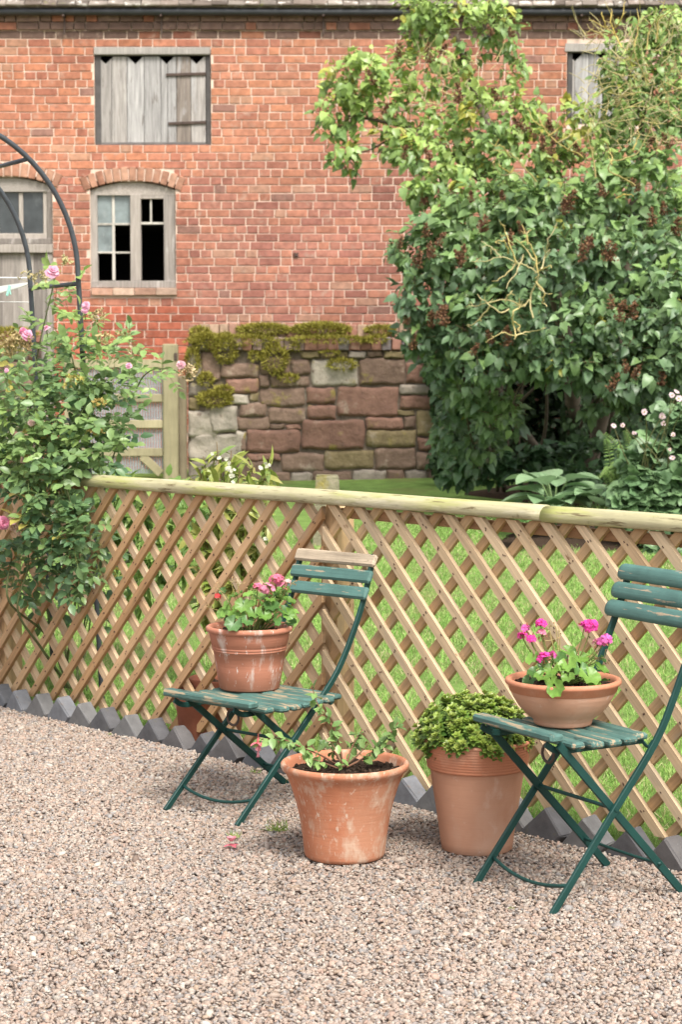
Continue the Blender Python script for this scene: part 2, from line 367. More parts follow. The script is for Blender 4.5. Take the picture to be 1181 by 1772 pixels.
# loose gravel: real pebbles
def pebbles():
    t = (1 + 5 ** .5) / 2
    iv = nrm(np.array([[-1, t, 0], [1, t, 0], [-1, -t, 0], [1, -t, 0], [0, -1, t], [0, 1, t], [0, -1, -t], [0, 1, -t], [t, 0, -1], [t, 0, 1], [-t, 0, -1], [-t, 0, 1]]))
    fi = np.array([[0, 11, 5], [0, 5, 1], [0, 1, 7], [0, 7, 10], [0, 10, 11], [1, 5, 9], [5, 11, 4], [11, 10, 2], [10, 7, 6], [7, 1, 8], [3, 9, 4], [3, 4, 2], [3, 2, 6], [3, 6, 8], [3, 8, 9], [4, 9, 5], [2, 4, 11], [6, 2, 10], [8, 6, 7], [9, 8, 1]])
    K = 380000
    y = 4.0 + (9.4 - 4.0) * rng.random(K); half = y * .185 + .55
    x = rng.uniform(-1, 1, K) * (9.4 * .185 + .55)
    P = np.c_[x, y, np.zeros(K)]
    ok = (np.abs(x) < half) & (fdist(P) < -.100)
    P = P[ok]; k = len(P)
    s = .0049 * np.exp(rng.normal(0, .28, k)); s = np.clip(s, .0028, .0105)
    und = .006 * (np.sin(P[:, 0] * 3.1 + 1) * np.sin(P[:, 1] * 2.3) + .6 * np.sin(P[:, 0] * 9 + P[:, 1] * 5))
    P[:, 2] = -.010 + und * .6 + rng.uniform(-.003, .004, k)
    A = nrm(rng.normal(size=(k, 3)) * [1, 1, .35]); B = nrm(np.cross(A, nrm(rng.normal(size=(k, 3)) * [.4, .4, 1]))); Cc = np.cross(A, B)
    big = rng.random(k) < .012; s = np.where(big, s * 1.9, s); sc = np.c_[s * rng.uniform(1.05, 1.6, k), s * rng.uniform(.8, 1.15, k), s * rng.uniform(.42, .72, k)]
    L = iv[None] * (1 + rng.uniform(-.2, .2, (k, 12, 1)))
    V = P[:, None] + (L[:, :, 0:1] * sc[:, None, 0:1]) * A[:, None] + (L[:, :, 1:2] * sc[:, None, 1:2]) * B[:, None] + (L[:, :, 2:3] * sc[:, None, 2:3]) * Cc[:, None]
    pal = np.array([(.45, .355, .30), (.40, .31, .26), (.48, .405, .35), (.37, .31, .28), (.43, .32, .26), (.31, .28, .27), (.53, .475, .42), (.39, .29, .22), (.26, .19, .155), (.47, .33, .27), (.34, .32, .315)])
    col = pal[rng.choice(len(pal), k, p=[.17, .15, .15, .11, .10, .08, .08, .05, .03, .05, .03])] * rng.uniform(.70, .99, (k, 1))
    patch = .5 + .5 * np.sin(P[:, 0] * 1.7 + 2) * np.sin(P[:, 1] * 1.3 + .6)
    dirt = np.clip((P[:, 1] - 5.3) / 1.4, 0, 1) * np.clip((P[:, 0] + .4) / .6, 0, 1)                   # wet, dirtier stones by the pots
    col = col * np.array((1.0, .995, .965)) * (1 - .09 * patch - .25 * dirt)[:, None]
    mb = MB(); mb.add(V.reshape(-1, 3), {3: (fi[None] + (np.arange(k) * 12)[:, None, None]).reshape(-1, 3)}, np.repeat(col, 12, 0), np.repeat(P, 12, 0) + V.reshape(-1, 3))
    tag(mb.build('loose_gravel', MAT['pebble'], smooth=True), kind='stuff')
pebbles()

# grass blades
def grass():
    K = 420000
    s = rng.uniform(-3.5, 6.5, K); n = .06 + 11.2 * rng.random(K) ** 1.5
    P = FA + s[:, None] * FT + n[:, None] * FN
    d = P[:, 1]; vis = (np.abs(P[:, 0]) < d * .185 + .7) & (d < 19.0) & (d > 5)
    P[:, 2] = lawn_z(P[:, 0], P[:, 1]) - .004
    # bare soil in the bed and a dry strip in front of the wall
    inbed = (P[:, 0] > 1.1 + .1 * np.sin(P[:, 1] * 9)) & (P[:, 1] > 13.5 + .15 * np.sin(P[:, 0] * 5)) & ((P[:, 1] < 14.6) | (P[:, 0] > 2.2 + (16 - P[:, 1]) * .3))
    thin = ((P[:, 1] > 17.0) & (P[:, 0] > .5) & (rng.random(K) < .72)) | ((n[:K] < .30) & (rng.random(K) < .75))
    ok = vis & ~inbed & ~thin
    P = P[ok]; n = n[ok]; k = len(P)
    D = rdir(k, 2.0); N = rdir(k, 0.2)
    h = rng.uniform(.016, .042, k) * (1 + .3 * (n > 6)); w = .0045 + .0011 * np.clip(n, 0, 6)
    tuft = (np.sin(P[:, 0] * 7) * np.sin(P[:, 1] * 6 + 1) > .72); h = h * np.where(tuft, 1.5, 1)
    size = np.c_[w, h, w]
    yel = np.clip(.5 + .5 * np.sin(P[:, 0] * 2.3 + P[:, 1] * 1.1) * np.sin(P[:, 1] * 1.9 - P[:, 0]), 0, 1)
    col = mixcol((.22, .41, .09), (.36, .50, .15), k, .25); dry = (rng.random(k) < .10 + .22 * yel + .5 * (P[:, 1] > 16.9) * (P[:, 0] > .2))
    col[dry] = mixcol((.50, .46, .26), (.42, .42, .18), int(dry.sum()), .2)
    mb = MB(); leaves(mb, BLADE, P, D, N, size, col); tag(mb.build('grass', MAT['grass']), kind='stuff')
grass()

# ------------------------------------------------------------------ the barn
DW = 20.8
def wx(px, py=400): return at(px, py, DW)[0]
def wz(py): return at(590, py, DW)[2]
OPEN = []   # x0 x1 z0 z1(spring) rise
def opening(x0, x1, ytop, ybot, rise_px=0):
    zt = wz(ytop + rise_px); o = (wx(x0, (ytop + ybot) / 2), wx(x1, (ytop + ybot) / 2), wz(ybot), zt, wz(ytop) - zt); OPEN.append(o); return o
O_WIN = opening(156, 304, 314, 511, 14)
O_DOOR = opening(-62, 92, 306, 720, 16)
O_HATCH = opening(163, 365, 82, 251)
O_HATCH2 = opening(982, 1110, 76, 215)
barn = thing('brick_barn', (0, DW, 0), 'old red brick barn with weathered timber hatches and a dark eaves gutter', 'barn')
ZTOP = wz(24)
def ext(o, z):
    x0, x1, z0, z1, r = o
    if z < z0 - .03 or z > z1 + r + (.17 if r else .03): return None
    if z <= z1 or not r: return x0, x1
    w = (x1 - x0) / 2; R = (w * w + r * r) / (2 * r); cz = z1 + r - R; RR = R + .155
    hh = RR * RR - (z - cz) ** 2
    if hh <= 0: return None
    hh = min(math.sqrt(hh), w + .03); return (x0 + x1) / 2 - hh, (x0 + x1) / 2 + hh
def brickwork():
    mb = MB(); pitch = .0828; rows = int((ZTOP + .02) / pitch) + 1
    for r in range(rows):
        z0 = ZTOP - .004 - (rows - r) * pitch + pitch; z = z0 - pitch / 2
        if z < .05: continue
        py = CY - F * math.tan(math.atan((z - EYE) / DW) + TH)
        x = -5.6 + rng.uniform(0, .2); proj = .018 * (1 if py < 60 else 0) + .014 * (1 if py < 46 else 0)
        blocked = [e for e in (ext(o, z) for o in OPEN) if e]
        while x < 5.6:
            ln = .108 if rng.random() < .42 else .225 + rng.uniform(-.012, .012)
            a, b = x, x + ln; x = b + .0105
            for e in blocked:
                if a < e[1] and b > e[0]:
                    if a < e[0] - .03: b = e[0] - .004
                    elif b > e[1] + .03: a = e[1] + .004
                    else: a = b
            if b - a < .03: continue
            xm = (a + b) / 2; pxm = CX + F * xm / DW
            t = rng.random()
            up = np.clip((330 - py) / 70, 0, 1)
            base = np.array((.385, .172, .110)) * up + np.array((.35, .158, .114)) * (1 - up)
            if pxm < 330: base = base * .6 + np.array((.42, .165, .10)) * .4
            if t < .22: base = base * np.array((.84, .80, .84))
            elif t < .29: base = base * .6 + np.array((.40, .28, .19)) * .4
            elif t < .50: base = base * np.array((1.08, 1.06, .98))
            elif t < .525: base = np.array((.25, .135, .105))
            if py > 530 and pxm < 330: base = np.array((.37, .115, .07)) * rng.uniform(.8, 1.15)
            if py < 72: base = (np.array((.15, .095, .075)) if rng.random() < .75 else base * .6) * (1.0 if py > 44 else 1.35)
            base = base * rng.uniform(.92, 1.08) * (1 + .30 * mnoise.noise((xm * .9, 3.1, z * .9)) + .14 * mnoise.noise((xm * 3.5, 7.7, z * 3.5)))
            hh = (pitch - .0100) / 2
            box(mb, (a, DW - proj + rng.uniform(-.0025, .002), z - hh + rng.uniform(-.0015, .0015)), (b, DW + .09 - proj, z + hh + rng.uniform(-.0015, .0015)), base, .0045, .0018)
    # segmental arches
    for o in OPEN:
        x0, x1, z0, z1, r = o
        if not r: continue
        w = (x1 - x0) / 2; R = (w * w + r * r) / (2 * r); cz = z1 + r - R; am = math.asin(w / R) + .05; nb = max(6, int(2 * am * (R + .07) / .083))
        for k in range(nb):
            a = -am + (k + .5) * 2 * am / nb; wv = am * R / nb - .005
            e1 = np.array([math.cos(a), 0, -math.sin(a)]); e3 = np.array([math.sin(a), 0, math.cos(a)])
            c = np.array([(x0 + x1) / 2, DW + .035, cz]) + e3 * (R + .078)
            cbox(mb, c, np.array([e1, [0, 1, 0], e3]), (wv, .045, .072), mixcol((.36, .175, .115), (.42, .245, .17), 1)[0] * rng.uniform(.85, 1.08), .006, .002)
    return mb.build('wall', MAT['brick'], barn)
brickwork()
def mortar():
    mb = MB(); xs = sorted({-5.7, 5.7} | {o[0] for o in OPEN} | {o[1] for o in OPEN})
    for a, b in zip(xs[:-1], xs[1:]):
        m = (a + b) / 2; cut = sorted((o[2], o[3] + o[4]) for o in OPEN if o[0] - 1e-6 <= m <= o[1] + 1e-6); z = -.3
        for c0, c1 in cut + [(ZTOP, None)]:
            if c0 > z + .01: box(mb, (a, DW + .0085, z), (b, DW + .30, c0))
            z = c1
    box(mb, (-5.7, DW + .30, -.3), (-5.5, DW + 5, ZTOP)); box(mb, (5.5, DW + .30, -.3), (5.7, DW + 5, ZTOP)); box(mb, (-5.5, DW + 4.8, -.3), (5.5, DW + 5, ZTOP))
    return mb.build('mortar', MAT['mortar'], barn)
mortar()
mb = MB(); box(mb, (-5.5, DW + .32, .02), (5.5, DW + 4.79, .05)); box(mb, (-5.5, DW + 1.7, .05), (5.5, DW + 1.75, ZTOP - .05)); box(mb, (-5.5, DW + .31, 2.95), (5.5, DW + 1.69, 3.0)); mb.build('dark_interior', MAT['dark'], barn)
# roof: rows of old tiles at the eaves, slab above
def roof():
    rf = MB(); sl = math.radians(38); e0 = np.array([0, DW - .16, wz(17)]); d = np.array([0, math.cos(sl), math.sin(sl)]); n = np.array([0, -math.sin(sl), math.cos(sl)]); X = np.array([1., 0, 0])
    for r in range(9):
        x = -5.7
        while x < 5.7:
            w = rng.uniform(.14, .20); c = e0 + X * (x + w / 2) + d * (.10 + r * .095) + n * (.012 + rng.uniform(-.004, .006))
            col = mixcol((.17, .135, .11), (.27, .235, .20), 1)[0] * rng.uniform(.65, 1.25)
            tilt = rng.uniform(-.03, .03); e1 = nrm(X + d * tilt); e2 = nrm(d + n * (-.09) - X * tilt)
            cbox(rf, c, np.array([e1, e2, np.cross(e1, e2)]), (w / 2 - .003, .10, .009), col, .004, .003); x += w
    c = e0 + d * 2.3 - n * .025; cbox(rf, c, np.array([X, d, n]), (5.7, 2.25, .02), (.28, .23, .19))
    c = e0 + d * 2.75 + n * .0; cbox(rf, c, np.array([X, d, n]), (5.7, 1.8, .02), (.28, .23, .19))
    c = np.array([0, DW + 5.0, 0]) ; back = e0 + d * 4.55
    cbox(rf, back + np.array([0, 1.0, -.78]), np.array([X, [0, math.cos(sl), -math.sin(sl)], [0, math.sin(sl), math.cos(sl)]]), (5.7, 1.35, .02), (.28, .23, .19))
    return rf.build('roof', MAT['roof'], barn)
rf = roof()
mb = MB(); zg = wz(23.5); tube(mb, [(-5.7, DW - .10, zg), (-2, DW - .10, zg + .004), (0, DW - .10, zg - .004), (2, DW - .10, zg), (5.7, DW - .10, zg)], .040, 12); g_ = mb.build('gutter', MAT['gutter'], barn, smooth=True)
for px in (112, 280, 560, 842, 1005):
    mb = MB(); x = wx(px, 30); box(mb, (x - .012, DW - .14, zg - .05), (x + .012, DW - .03, zg - .03), ch=.003); box(mb, (x - .008, DW - .055, zg - .22), (x + .008, DW - .035, zg - .05), ch=.002); mb.build('bracket', MAT['rust'], g_)

GW = (.32, .285, .255); GW2 = (.38, .335, .295); GWD = (.20, .175, .155)
def P3(px, py, y): return at(px, py, y)
def bar(mb, x0, y0, x1, y1, yf, t, col=GW, ch=.004, jit=.002):
    a = at(x0, y1, yf); b = at(x1, y0, yf); box(mb, (a[0], yf, a[2]), (b[0], yf + t, b[2]), np.array(col) * rng.uniform(.85, 1.15), ch, jit)
# arched window
win = MB(); yf = DW + .045
x0, x1, z0, z1, r = O_WIN; w = (x1 - x0) / 2; R = (w * w + r * r) / (2 * r); cz = z1 + r - R; xm = (x0 + x1) / 2
zh = wz(337)
poly = [(-w + .003, zh), (w - .003, zh)] + [(w * math.cos(t), 0) for t in []]
arc = [(u * (w - .003), cz + math.sqrt(R * R - (u * w) ** 2) - .004) for u in np.linspace(1, -1, 13)]
prism(win, [(-w + .003, zh), (w - .003, zh)] + arc, np.array([xm, yf + .05, 0]), np.array([1., 0, 0]), ZZ, np.array([0, 1., 0]), .10, GW2)
bar(win, 155.5, 336, 167.5, 488, yf, .1); bar(win, 284, 336, 304, 488, yf, .1); bar(win, 226, 336, 243, 486, yf - .012, .1, GW2); bar(win, 157, 486, 304, 498, yf - .03, .13)
bar(win, 242, 335, 284, 344, yf + .003, .09, GW2)
wf = win.build('window', MAT['greywood'], barn)
mb = MB()
for b in ((194.5, 338, 198, 485), (168, 386, 226, 389.5), (168, 435.5, 226, 438.5)): bar(mb, *b, yf + .03, .03, (.46, .43, .38), .002)
mb.build('glazing_bars', MAT['greywood'], wf); mb = MB()
for b in ((259.5, 344, 262.5, 386), (242, 384.5, 284, 388.5)): bar(mb, *b, yf + .03, .03, (.46, .43, .38), .002)
mb.build('glazing_bars', MAT['greywood'], wf)
for b in ((168, 338, 195, 387), (197, 338, 226, 387), (168, 388, 195, 436)):
    mb = MB(); bar(mb, *b, yf + .045, .004, (1, 1, 1), 0, 0); mb.build('pane', MAT['glass'], wf)
mb = MB(); xs = np.linspace(157.5, 306.5, 5)
for a, b in zip(xs[:-1], xs[1:]): bar(mb, a, 498.5, b - .6, 511, DW - .035, .16, mixcol((.42, .24, .17), (.46, .33, .25), 1)[0] / 1.0, .006)
mb.build('window_sill', MAT['brick'], barn)
# stable door with glazed light over it
win = MB(); x0, x1, z0, z1, r = O_DOOR; w = (x1 - x0) / 2; R = (w * w + r * r) / (2 * r); cz = z1 + r - R; xm = (x0 + x1) / 2; zh = wz(331)
arc = [(u * (w - .003), cz + math.sqrt(R * R - (u * w) ** 2) - .004) for u in np.linspace(1, -1, 13)]
prism(win, [(-w + .003, zh), (w - .003, zh)] + arc, np.array([xm, yf + .05, 0]), np.array([1., 0, 0]), ZZ, np.array([0, 1., 0]), .10, GW)
bar(win, 75, 331, 82, 415, yf + .02, .07, GW2); bar(win, 81.5, 331, 92.5, 420, yf, .10, GWD); bar(win, -62, 331, -50, 420, yf, .1, GW); bar(win, -50, 404, 82, 413, yf + .02, .07, GW2); bar(win, -62, 412.5, 94, 422, yf - .01, .11, GWD); bar(win, -62, 422.5, 95, 437, yf - .02, .12, GW2)
bar(win, 82.5, 437.5, 95, 720, yf, .1, GW); bar(win, -62, 437.5, -50, 720, yf, .1, GW); bar(win, 33, 333, 39, 404, yf + .025, .05, GW2); bar(win, -8, 333, -3, 404, yf + .025, .05, GW2)
wd = win.build('door_frame', MAT['greywood'], barn)
for b in ((-50, 333, -8, 404), (-3, 333, 33, 404), (39, 333, 75, 404)):
    mb = MB(); bar(mb, *b, yf + .05, .004, (1, 1, 1), 0, 0); mb.build('pane', MAT['glass_dark'], wd)
mb = MB(); x = -50
while x < 82: bar(mb, x, 438, min(x + 17.4, 82), 720, yf + .035 + rng.uniform(0, .004), .03, mixcol(GW, GWD, 1)[0], .003); x += 18
mb.build('door', MAT['greywood'], barn)
# boarded hatch
def hatch(px0, py0, px1, py1, notches, edges, ytop, ybot, hinges, name, lintel):
    yy = DW + .03; fr = MB()
    bar(fr, *lintel, DW - .012, .12, (.36, .33, .30), .006, .003)
    h = fr.build(name, MAT['greywood'], barn)
    fd = MB(); bar(fd, px0 + .5, lintel[3] + .5, px0 + 10, py1, yy, .09, (.085, .078, .075)); bar(fd, px1 - 8, lintel[3] + .5, px1 - .5, py1, yy, .09, (.085, .078, .075)); bar(fd, px0 + 10.5, py1 - 5, px1 - 8.5, py1, yy, .08, (.12, .11, .105))
    fd.build('frame', MAT['frame'], h)
    bd = MB(); Z0 = wz(ytop)
    for a, b in zip(edges[:-1], edges[1:]):
        a2, b2 = a + .5, b - .4; brk = sorted({a2, b2} | {q for n_ in notches for q in (n_ - 13, n_, n_ + 13) if a2 < q < b2})
        top = [(u, ytop + 13 * max([0] + [1 - abs(u - n_) / 13 for n_ in notches])) for u in brk]
        pl = [(wx(a2, ybot), wz(ybot + rng.uniform(-1, 1))), (wx(b2, ybot), wz(ybot + rng.uniform(-1, 1)))] + [(wx(u, 180), wz(v)) for u, v in top[::-1]]
        base = np.array([(.28, .235, .205), (.33, .315, .305), (.25, .21, .18), (.31, .285, .265), (.35, .335, .325)][rng.integers(5)]) * rng.uniform(.85, 1.1)
        pl = np.array(pl); prism(bd, pl, np.array([0, yy + .02 + rng.uniform(-.006, .006), 0]), np.array([1., 0, 0]), ZZ, np.array([0, 1., 0]), .025, base, pl)
    bd.build('boards', MAT['plank'], h)
    for (hx0, hx1, hy, hy2) in hinges:
        hb = MB(); p = at(hx0, hy, DW); q = at(hx1, hy2, DW); tilt = q - p; e1 = nrm(tilt); cbox(hb, (p + q) / 2 + np.array([0, yy - .004 - DW, 0]), np.array([e1, [0, 1, 0], np.cross(e1, [0, 1, 0])]), (np.linalg.norm(tilt) / 2, .006, .015), (.1, .08, .07), .003); hb.build('hinge', MAT['rust'], h)
MAT['plank'] = M('plank', None, .85, None, grain=((45, 2.2, 30), .60), overlays=[((30, 4, 20), .60, .70, (.13, .105, .09)), ((7, 1.6, 9), .56, .70, (.42, .405, .40))], bump=((80, 4, 30), .6, .004), spec=.2)
ed = [171, 193, 219.5, 249, 278, 289.5, 305, 330, 356]
hatch(164, 82, 365.5, 251, (182.5, 234, 288, 340), ed, 97, 249, ((287, 356, 129, 127), (291, 356, 213.5, 211)), 'loading_hatch', (162, 81, 363.5, 94))
hatch(982, 76, 1110, 215, (996, 1046, 1092), [985, 996, 1020, 1046, 1069, 1092, 1103], 92, 213, (), 'loading_hatch', (979, 75, 1112, 89))
mb = MB(); box(mb, (wx(90), DW + .26, wz(250)), (wx(380), DW + .29, wz(80))); mb.build('inner_board', MAT['dark'], barn); mb = MB(); box(mb, (wx(970), DW + .26, wz(220)), (wx(1120), DW + .29, wz(70))); mb.build('inner_board', MAT['dark'], barn)
mb = MB(); c = at(513, 441, DW); 
for a in (0, math.pi / 2): cbox(mb, c + np.array([0, -.014, 0]), np.array([[math.cos(a + .8), 0, math.sin(a + .8)], [0, 1, 0], [-math.sin(a + .8), 0, math.cos(a + .8)]]), (.030, .008 + .001 * a, .008), (.03, .03, .03), .002)
mb.build('wall_tie', MAT['rust'], barn)

# ------------------------------------------------------------------ garden walls of red sandstone
DS = 19.0
def sx(u): return 300 + u / 2.362
def sy(v): return 520 + v / 2.362
def stone(mb, px0, py0, px1, py1, col, dep=.028, rough=.014, y=DS):
    a = at(px0, py1, y); b = at(px1, py0, y); nx = max(7, int((b[0] - a[0]) / .025)); nz = max(6, int((b[2] - a[2]) / .025))
    U, W = np.meshgrid(np.linspace(-1, 1, nx), np.linspace(-1, 1, nz)); U = U.ravel(); W = W.ravel()
    U = np.sign(U) * np.abs(U) ** .6; W = np.sign(W) * np.abs(W) ** .6
    cx, cz = (a[0] + b[0]) / 2, (a[2] + b[2]) / 2; hx, hz = (b[0] - a[0]) / 2 * 1.0, (b[2] - a[2]) / 2
    k = 1 - .028 * (U * W) ** 4
    ph = rng.uniform(0, 6, 4)
    X = cx + hx * U * k + .006 * np.sin(W * 3 + ph[0]); Z = cz + hz * W * k + .005 * np.sin(U * 3.5 + ph[1]) + .004 * np.sin(U * 9 + ph[3])
    e = np.maximum(np.abs(U), np.abs(W))
    hn = np.array([mnoise.noise((x * 7 + ph[2] * 9, z * 9, ph[0])) for x, z in zip(X, Z)])
    Y = y - dep * (1 - e ** 26) + rough * hn + .010 * np.sin(ph[2])
    i, j = np.meshgrid(np.arange(nz - 1), np.arange(nx - 1), indexing='ij'); q = (i * nx + j).ravel()
    V = np.c_[X, Y, Z]
    mb.add(V, {4: np.c_[q, q + 1, q + nx + 1, q + nx]}, np.asarray(col) * rng.uniform(.85, 1.15), V + rng.uniform(-20, 20, 3))
RED = (.225, .128, .096); BRN = (.190, .128, .096); OLV = (.20, .155, .085); PAL = (.36, .315, .26); GRY = (.27, .23, .19)
STONES = [(565, 240, 755, 350, PAL), (760, 235, 950, 345, BRN), (952, 255, 1090, 338, RED), (480, 240, 560, 305, BRN), (665, 208, 715, 235, OLV), (717, 207, 790, 236, GRY), (792, 205, 858, 232, BRN), (862, 205, 950, 237, OLV),
 (520, 205, 600, 236, OLV), (602, 207, 663, 234, BRN), (395, 308, 558, 355, BRN), (352, 358, 540, 435, BRN), (545, 357, 663, 422, RED), (668, 352, 922, 475, RED), (925, 343, 1075, 385, GRY), (928, 388, 1088, 445, RED), (548, 427, 665, 485, RED), (388, 438, 540, 502, BRN),
 (995, 450, 1110, 555, OLV), (912, 447, 990, 470, OLV), (787, 478, 940, 528, RED), (943, 473, 993, 525, BRN), (525, 488, 783, 608, RED), (788, 530, 993, 600, OLV), (300, 528, 520, 622, RED), (258, 475, 398, 532, BRN), (272, 418, 382, 474, BRN), (1000, 560, 1065, 612, RED),
 (440, 622, 618, 700, BRN), (615, 610, 822, 690, OLV), (825, 602, 992, 690, BRN), (995, 620, 1080, 690, BRN), (1083, 560, 1180, 690, BRN), (390, 700, 480, 745, BRN), (482, 702, 568, 745, GRY), (572, 695, 730, 745, BRN), (735, 693, 870, 745, GRY), (875, 692, 945, 745, BRN), (950, 693, 1040, 745, GRY), (1042, 693, 1130, 745, BRN),
 (195, 258, 350, 316, BRN), (213, 320, 350, 380, RED), (355, 232, 478, 304, BRN), (62, 335, 155, 393, GRY), (300, 624, 438, 655, RED), (62, 652, 200, 745, GRY), (203, 655, 388, 745, BRN), (62, 397, 110, 452, OLV), (150, 430, 262, 540, PAL, .036, .04), (60, 452, 185, 560, PAL, .024, .035), (60, 545, 292, 655, PAL, .03, .04), (232, 382, 308, 424, PAL), (255, 535, 300, 600, PAL, .02, .03), (312, 376, 350, 414, OLV), (60, 205, 112, 332, GRY), (114, 210, 193, 330, BRN), (112, 396, 230, 428, BRN),
 (275, 537, 298, 620, BRN), (392, 506, 458, 526, BRN), (460, 506, 522, 526, RED), (1092, 250, 1200, 345, BRN), (1092, 350, 1200, 446, RED), (1115, 450, 1210, 556, BRN), (352, 306, 392, 356, BRN)]
def mossball(mb, c, r, k, fl=1.0, c1=(.20, .17, .03), c2=(.50, .46, .11)):
    d = rdir(k, .35); P = np.asarray(c) + d * np.asarray(r) * rng.uniform(.55, 1.05, (k, 1)) ** .6
    leaves(mb, BLADE, P, nrm(d + rdir(k) * .7 + [0, -.25, .3]), rdir(k), np.c_[np.full(k, .012), rng.uniform(.02, .045, k) * fl, np.full(k, .012)], mixcol(c1, c2, k, .3))
def copings(mb, px0, px1, y_a, y_b, yf, depth, lean, cols):
    x = px0
    while x < px1:
        w = rng.uniform(15, 19) if lean else rng.uniform(17, 21); a = at(x, y_b, yf); b = at(x + w - 1.2, y_a, yf)
        box(mb, (a[0], yf + rng.uniform(-.01, .01), a[2]), (b[0], yf + depth, b[2] + rng.uniform(-.008, .008)), np.array(cols[rng.integers(len(cols))]) * rng.uniform(.8, 1.2), .008, .004); x += w
def stonewall(base_px, label, stones, x0, x1, ztop_py, zbot_py, cop, mossl, right_end=None):
    t = thing('stone_wall', (at(base_px, 830, DS)[0], DS, .40), label, 'wall')
    mb = MB(); a = at(x0, zbot_py, DS); b = at(x1, ztop_py, DS); box(mb, (a[0], DS + .004, .1), (b[0], DS + .42, b[2])); mb.build('mortar', MAT['stone_mortar'], t)
    mb = MB()
    for s in stones: stone(mb, *s)
    mb.build('masonry', MAT['stone'], t, smooth=True)
    mb = MB()
    for c in cop: copings(mb, *c)
    mb.build('coping', MAT['brick'], t)
    mb = MB(); base = MB()
    for (px, py, rx, ry, k, *kind) in mossl:
        y = DS - .035 if not kind else kind[0]
        c = at(px, py, y); s = y / F; mossball(mb, c, (rx * s, .05 + .3 * min(rx, ry) * s, ry * s), k)
    mb.build('moss', MAT['moss'], t)
ST = [(sx(a), sy(b), sx(c), sy(d), *r) for a, b, c, d, *r in STONES]
for row in range(6):
    x = 806 + rng.uniform(0, 12)
    while x < 840: w = rng.uniform(35, 50); ST.append((x, 612 + row * 37, x + w - 3, 646 + row * 37, BRN)); x += w
BLU = [(.20, .17, .17), (.27, .19, .17), (.33, .17, .13)]; ORG = [(.40, .20, .15), (.42, .24, .18), (.33, .16, .12), (.36, .25, .18)]
def mz(u, v, rx, ry, k, *a): return (sx(u), sy(v), rx / 2.362, ry / 2.362, k, *a)
stonewall(560, 'long red sandstone garden wall with mossy brick coping, between the wooden gate and the lilac', ST, 326, 850, 606, 832,
          [(326, 850, 560, 583, DS + .02, .36, 1, ORG), (326, 850, 585, 606, DS - .05, .45, 0, BLU)],
          [mz(130, 165, 62, 34, 1500), mz(212, 195, 52, 62, 1800), mz(415, 235, 56, 66, 1900), mz(372, 118, 112, 20, 2200, DS), mz(605, 118, 122, 24, 3000, DS), mz(640, 160, 190, 12, 1700, DS - .06), mz(845, 122, 62, 18, 800, DS), mz(78, 245, 28, 55, 900), mz(132, 322, 32, 26, 600), mz(170, 402, 74, 34, 1600), mz(205, 368, 40, 20, 500), mz(470, 318, 42, 14, 400), mz(690, 262, 60, 22, 700),
           mz(250, 165, 200, 22, 2400, DS - .04), mz(830, 160, 50, 14, 400, DS - .06), mz(330, 225, 20, 24, 250), mz(110, 130, 40, 20, 500, DS), mz(640, 215, 40, 10, 200), mz(500, 190, 20, 16, 200)])
lst = []
for row in range(8):
    x = -110 + rng.uniform(0, 20)
    while x < 58: w = rng.uniform(35, 75); lst.append((x, 596 + row * 30 + (0 if row else 0), min(x + w - 3, 58), 623 + row * 30, [RED, BRN, GRY][rng.integers(3)])); x += w
stonewall(10, 'short red sandstone wall with moss along its top, at the left edge below the barn door', lst, -110, 60, 592, 832, [(-110, 58, 572, 592, DS - .03, .42, 1, ORG)], [(20, 578, 45, 10, 1600, DS), (-60, 580, 45, 12, 1500, DS), (12, 606, 22, 12, 600), (38, 640, 12, 8, 200)])

# ------------------------------------------------------------------ garden gate and its posts
def post(px0, px1, ytop, ybot, y, mat, label, taper=0, depth=.12, col=(.42, .36, .20)):
    b = at((px0 + px1) / 2, ybot, y); t = at(px1, ytop, y); a = at(px0, ytop, y)
    o = MB(); box(o, (a[0], y, .2), (t[0], y + depth, t[2]), col, .01, .004)
    return tag(o.build('gate_post', mat, loc=(b[0], y, .2)), label, 'post')
DG = 18.75
post(281, 307, 595, 823, DG, MAT['gatewood'], 'thick pale greenish timber post that the garden gate shuts against', col=(.29, .25, .155))
post(308.5, 322, 650, 820, DG + .14, MAT['gatewood'], 'thin darker timber post between the gate post and the stone wall', depth=.1, col=(.22, .18, .12))
gate = thing('garden_gate', (at(190, 820, DG)[0], DG, .42), 'low pale timber gate with wire mesh between its rails, behind the rose', 'gate')
for (a, b, c, d) in ((112, 622, 281, 637), (112, 682, 281, 696), (112, 727, 281, 741), (112, 775, 281, 789)):
    mb = MB(); bar(mb, a, b, c, d, DG + .02, .04, (.33, .285, .18), .005, .003); mb.build('rail', MAT['gatewood'], gate)
for (a, c) in ((112, 126),): mb = MB(); bar(mb, a, 615, c, 820, DG - .012, .03, (.31, .27, .17), .005); mb.build('stile', MAT['gatewood'], gate)
mb = MB(); p = at(245, 789, DG); q = at(278, 820, DG); e = nrm(q - p); cbox(mb, (p + q) / 2 + [0, .04, 0], np.array([e, [0, 1, 0], np.cross(e, [0, 1, 0])]), (np.linalg.norm(q - p) / 2, .015, .04), (.32, .275, .17), .004); mb.build('brace', MAT['gatewood'], gate)
mb = MB()
for px in np.arange(128, 281, 4.6): a = at(px, 638, DG); b = at(px, 820, DG); tube(mb, [(a[0], DG + .065, a[2]), (b[0], DG + .065, b[2])], .0110, 6, cap=False)
mb.build('wire_mesh', MAT['wire'], gate)
mb = MB(); a = at(303, 618, DG); box(mb, (a[0] - .01, DG - .012, a[2] - .03), (a[0] + .02, DG - .001, a[2] + .04), (.05, .05, .05), .003); mb.build('latch', MAT['rust'], gate)

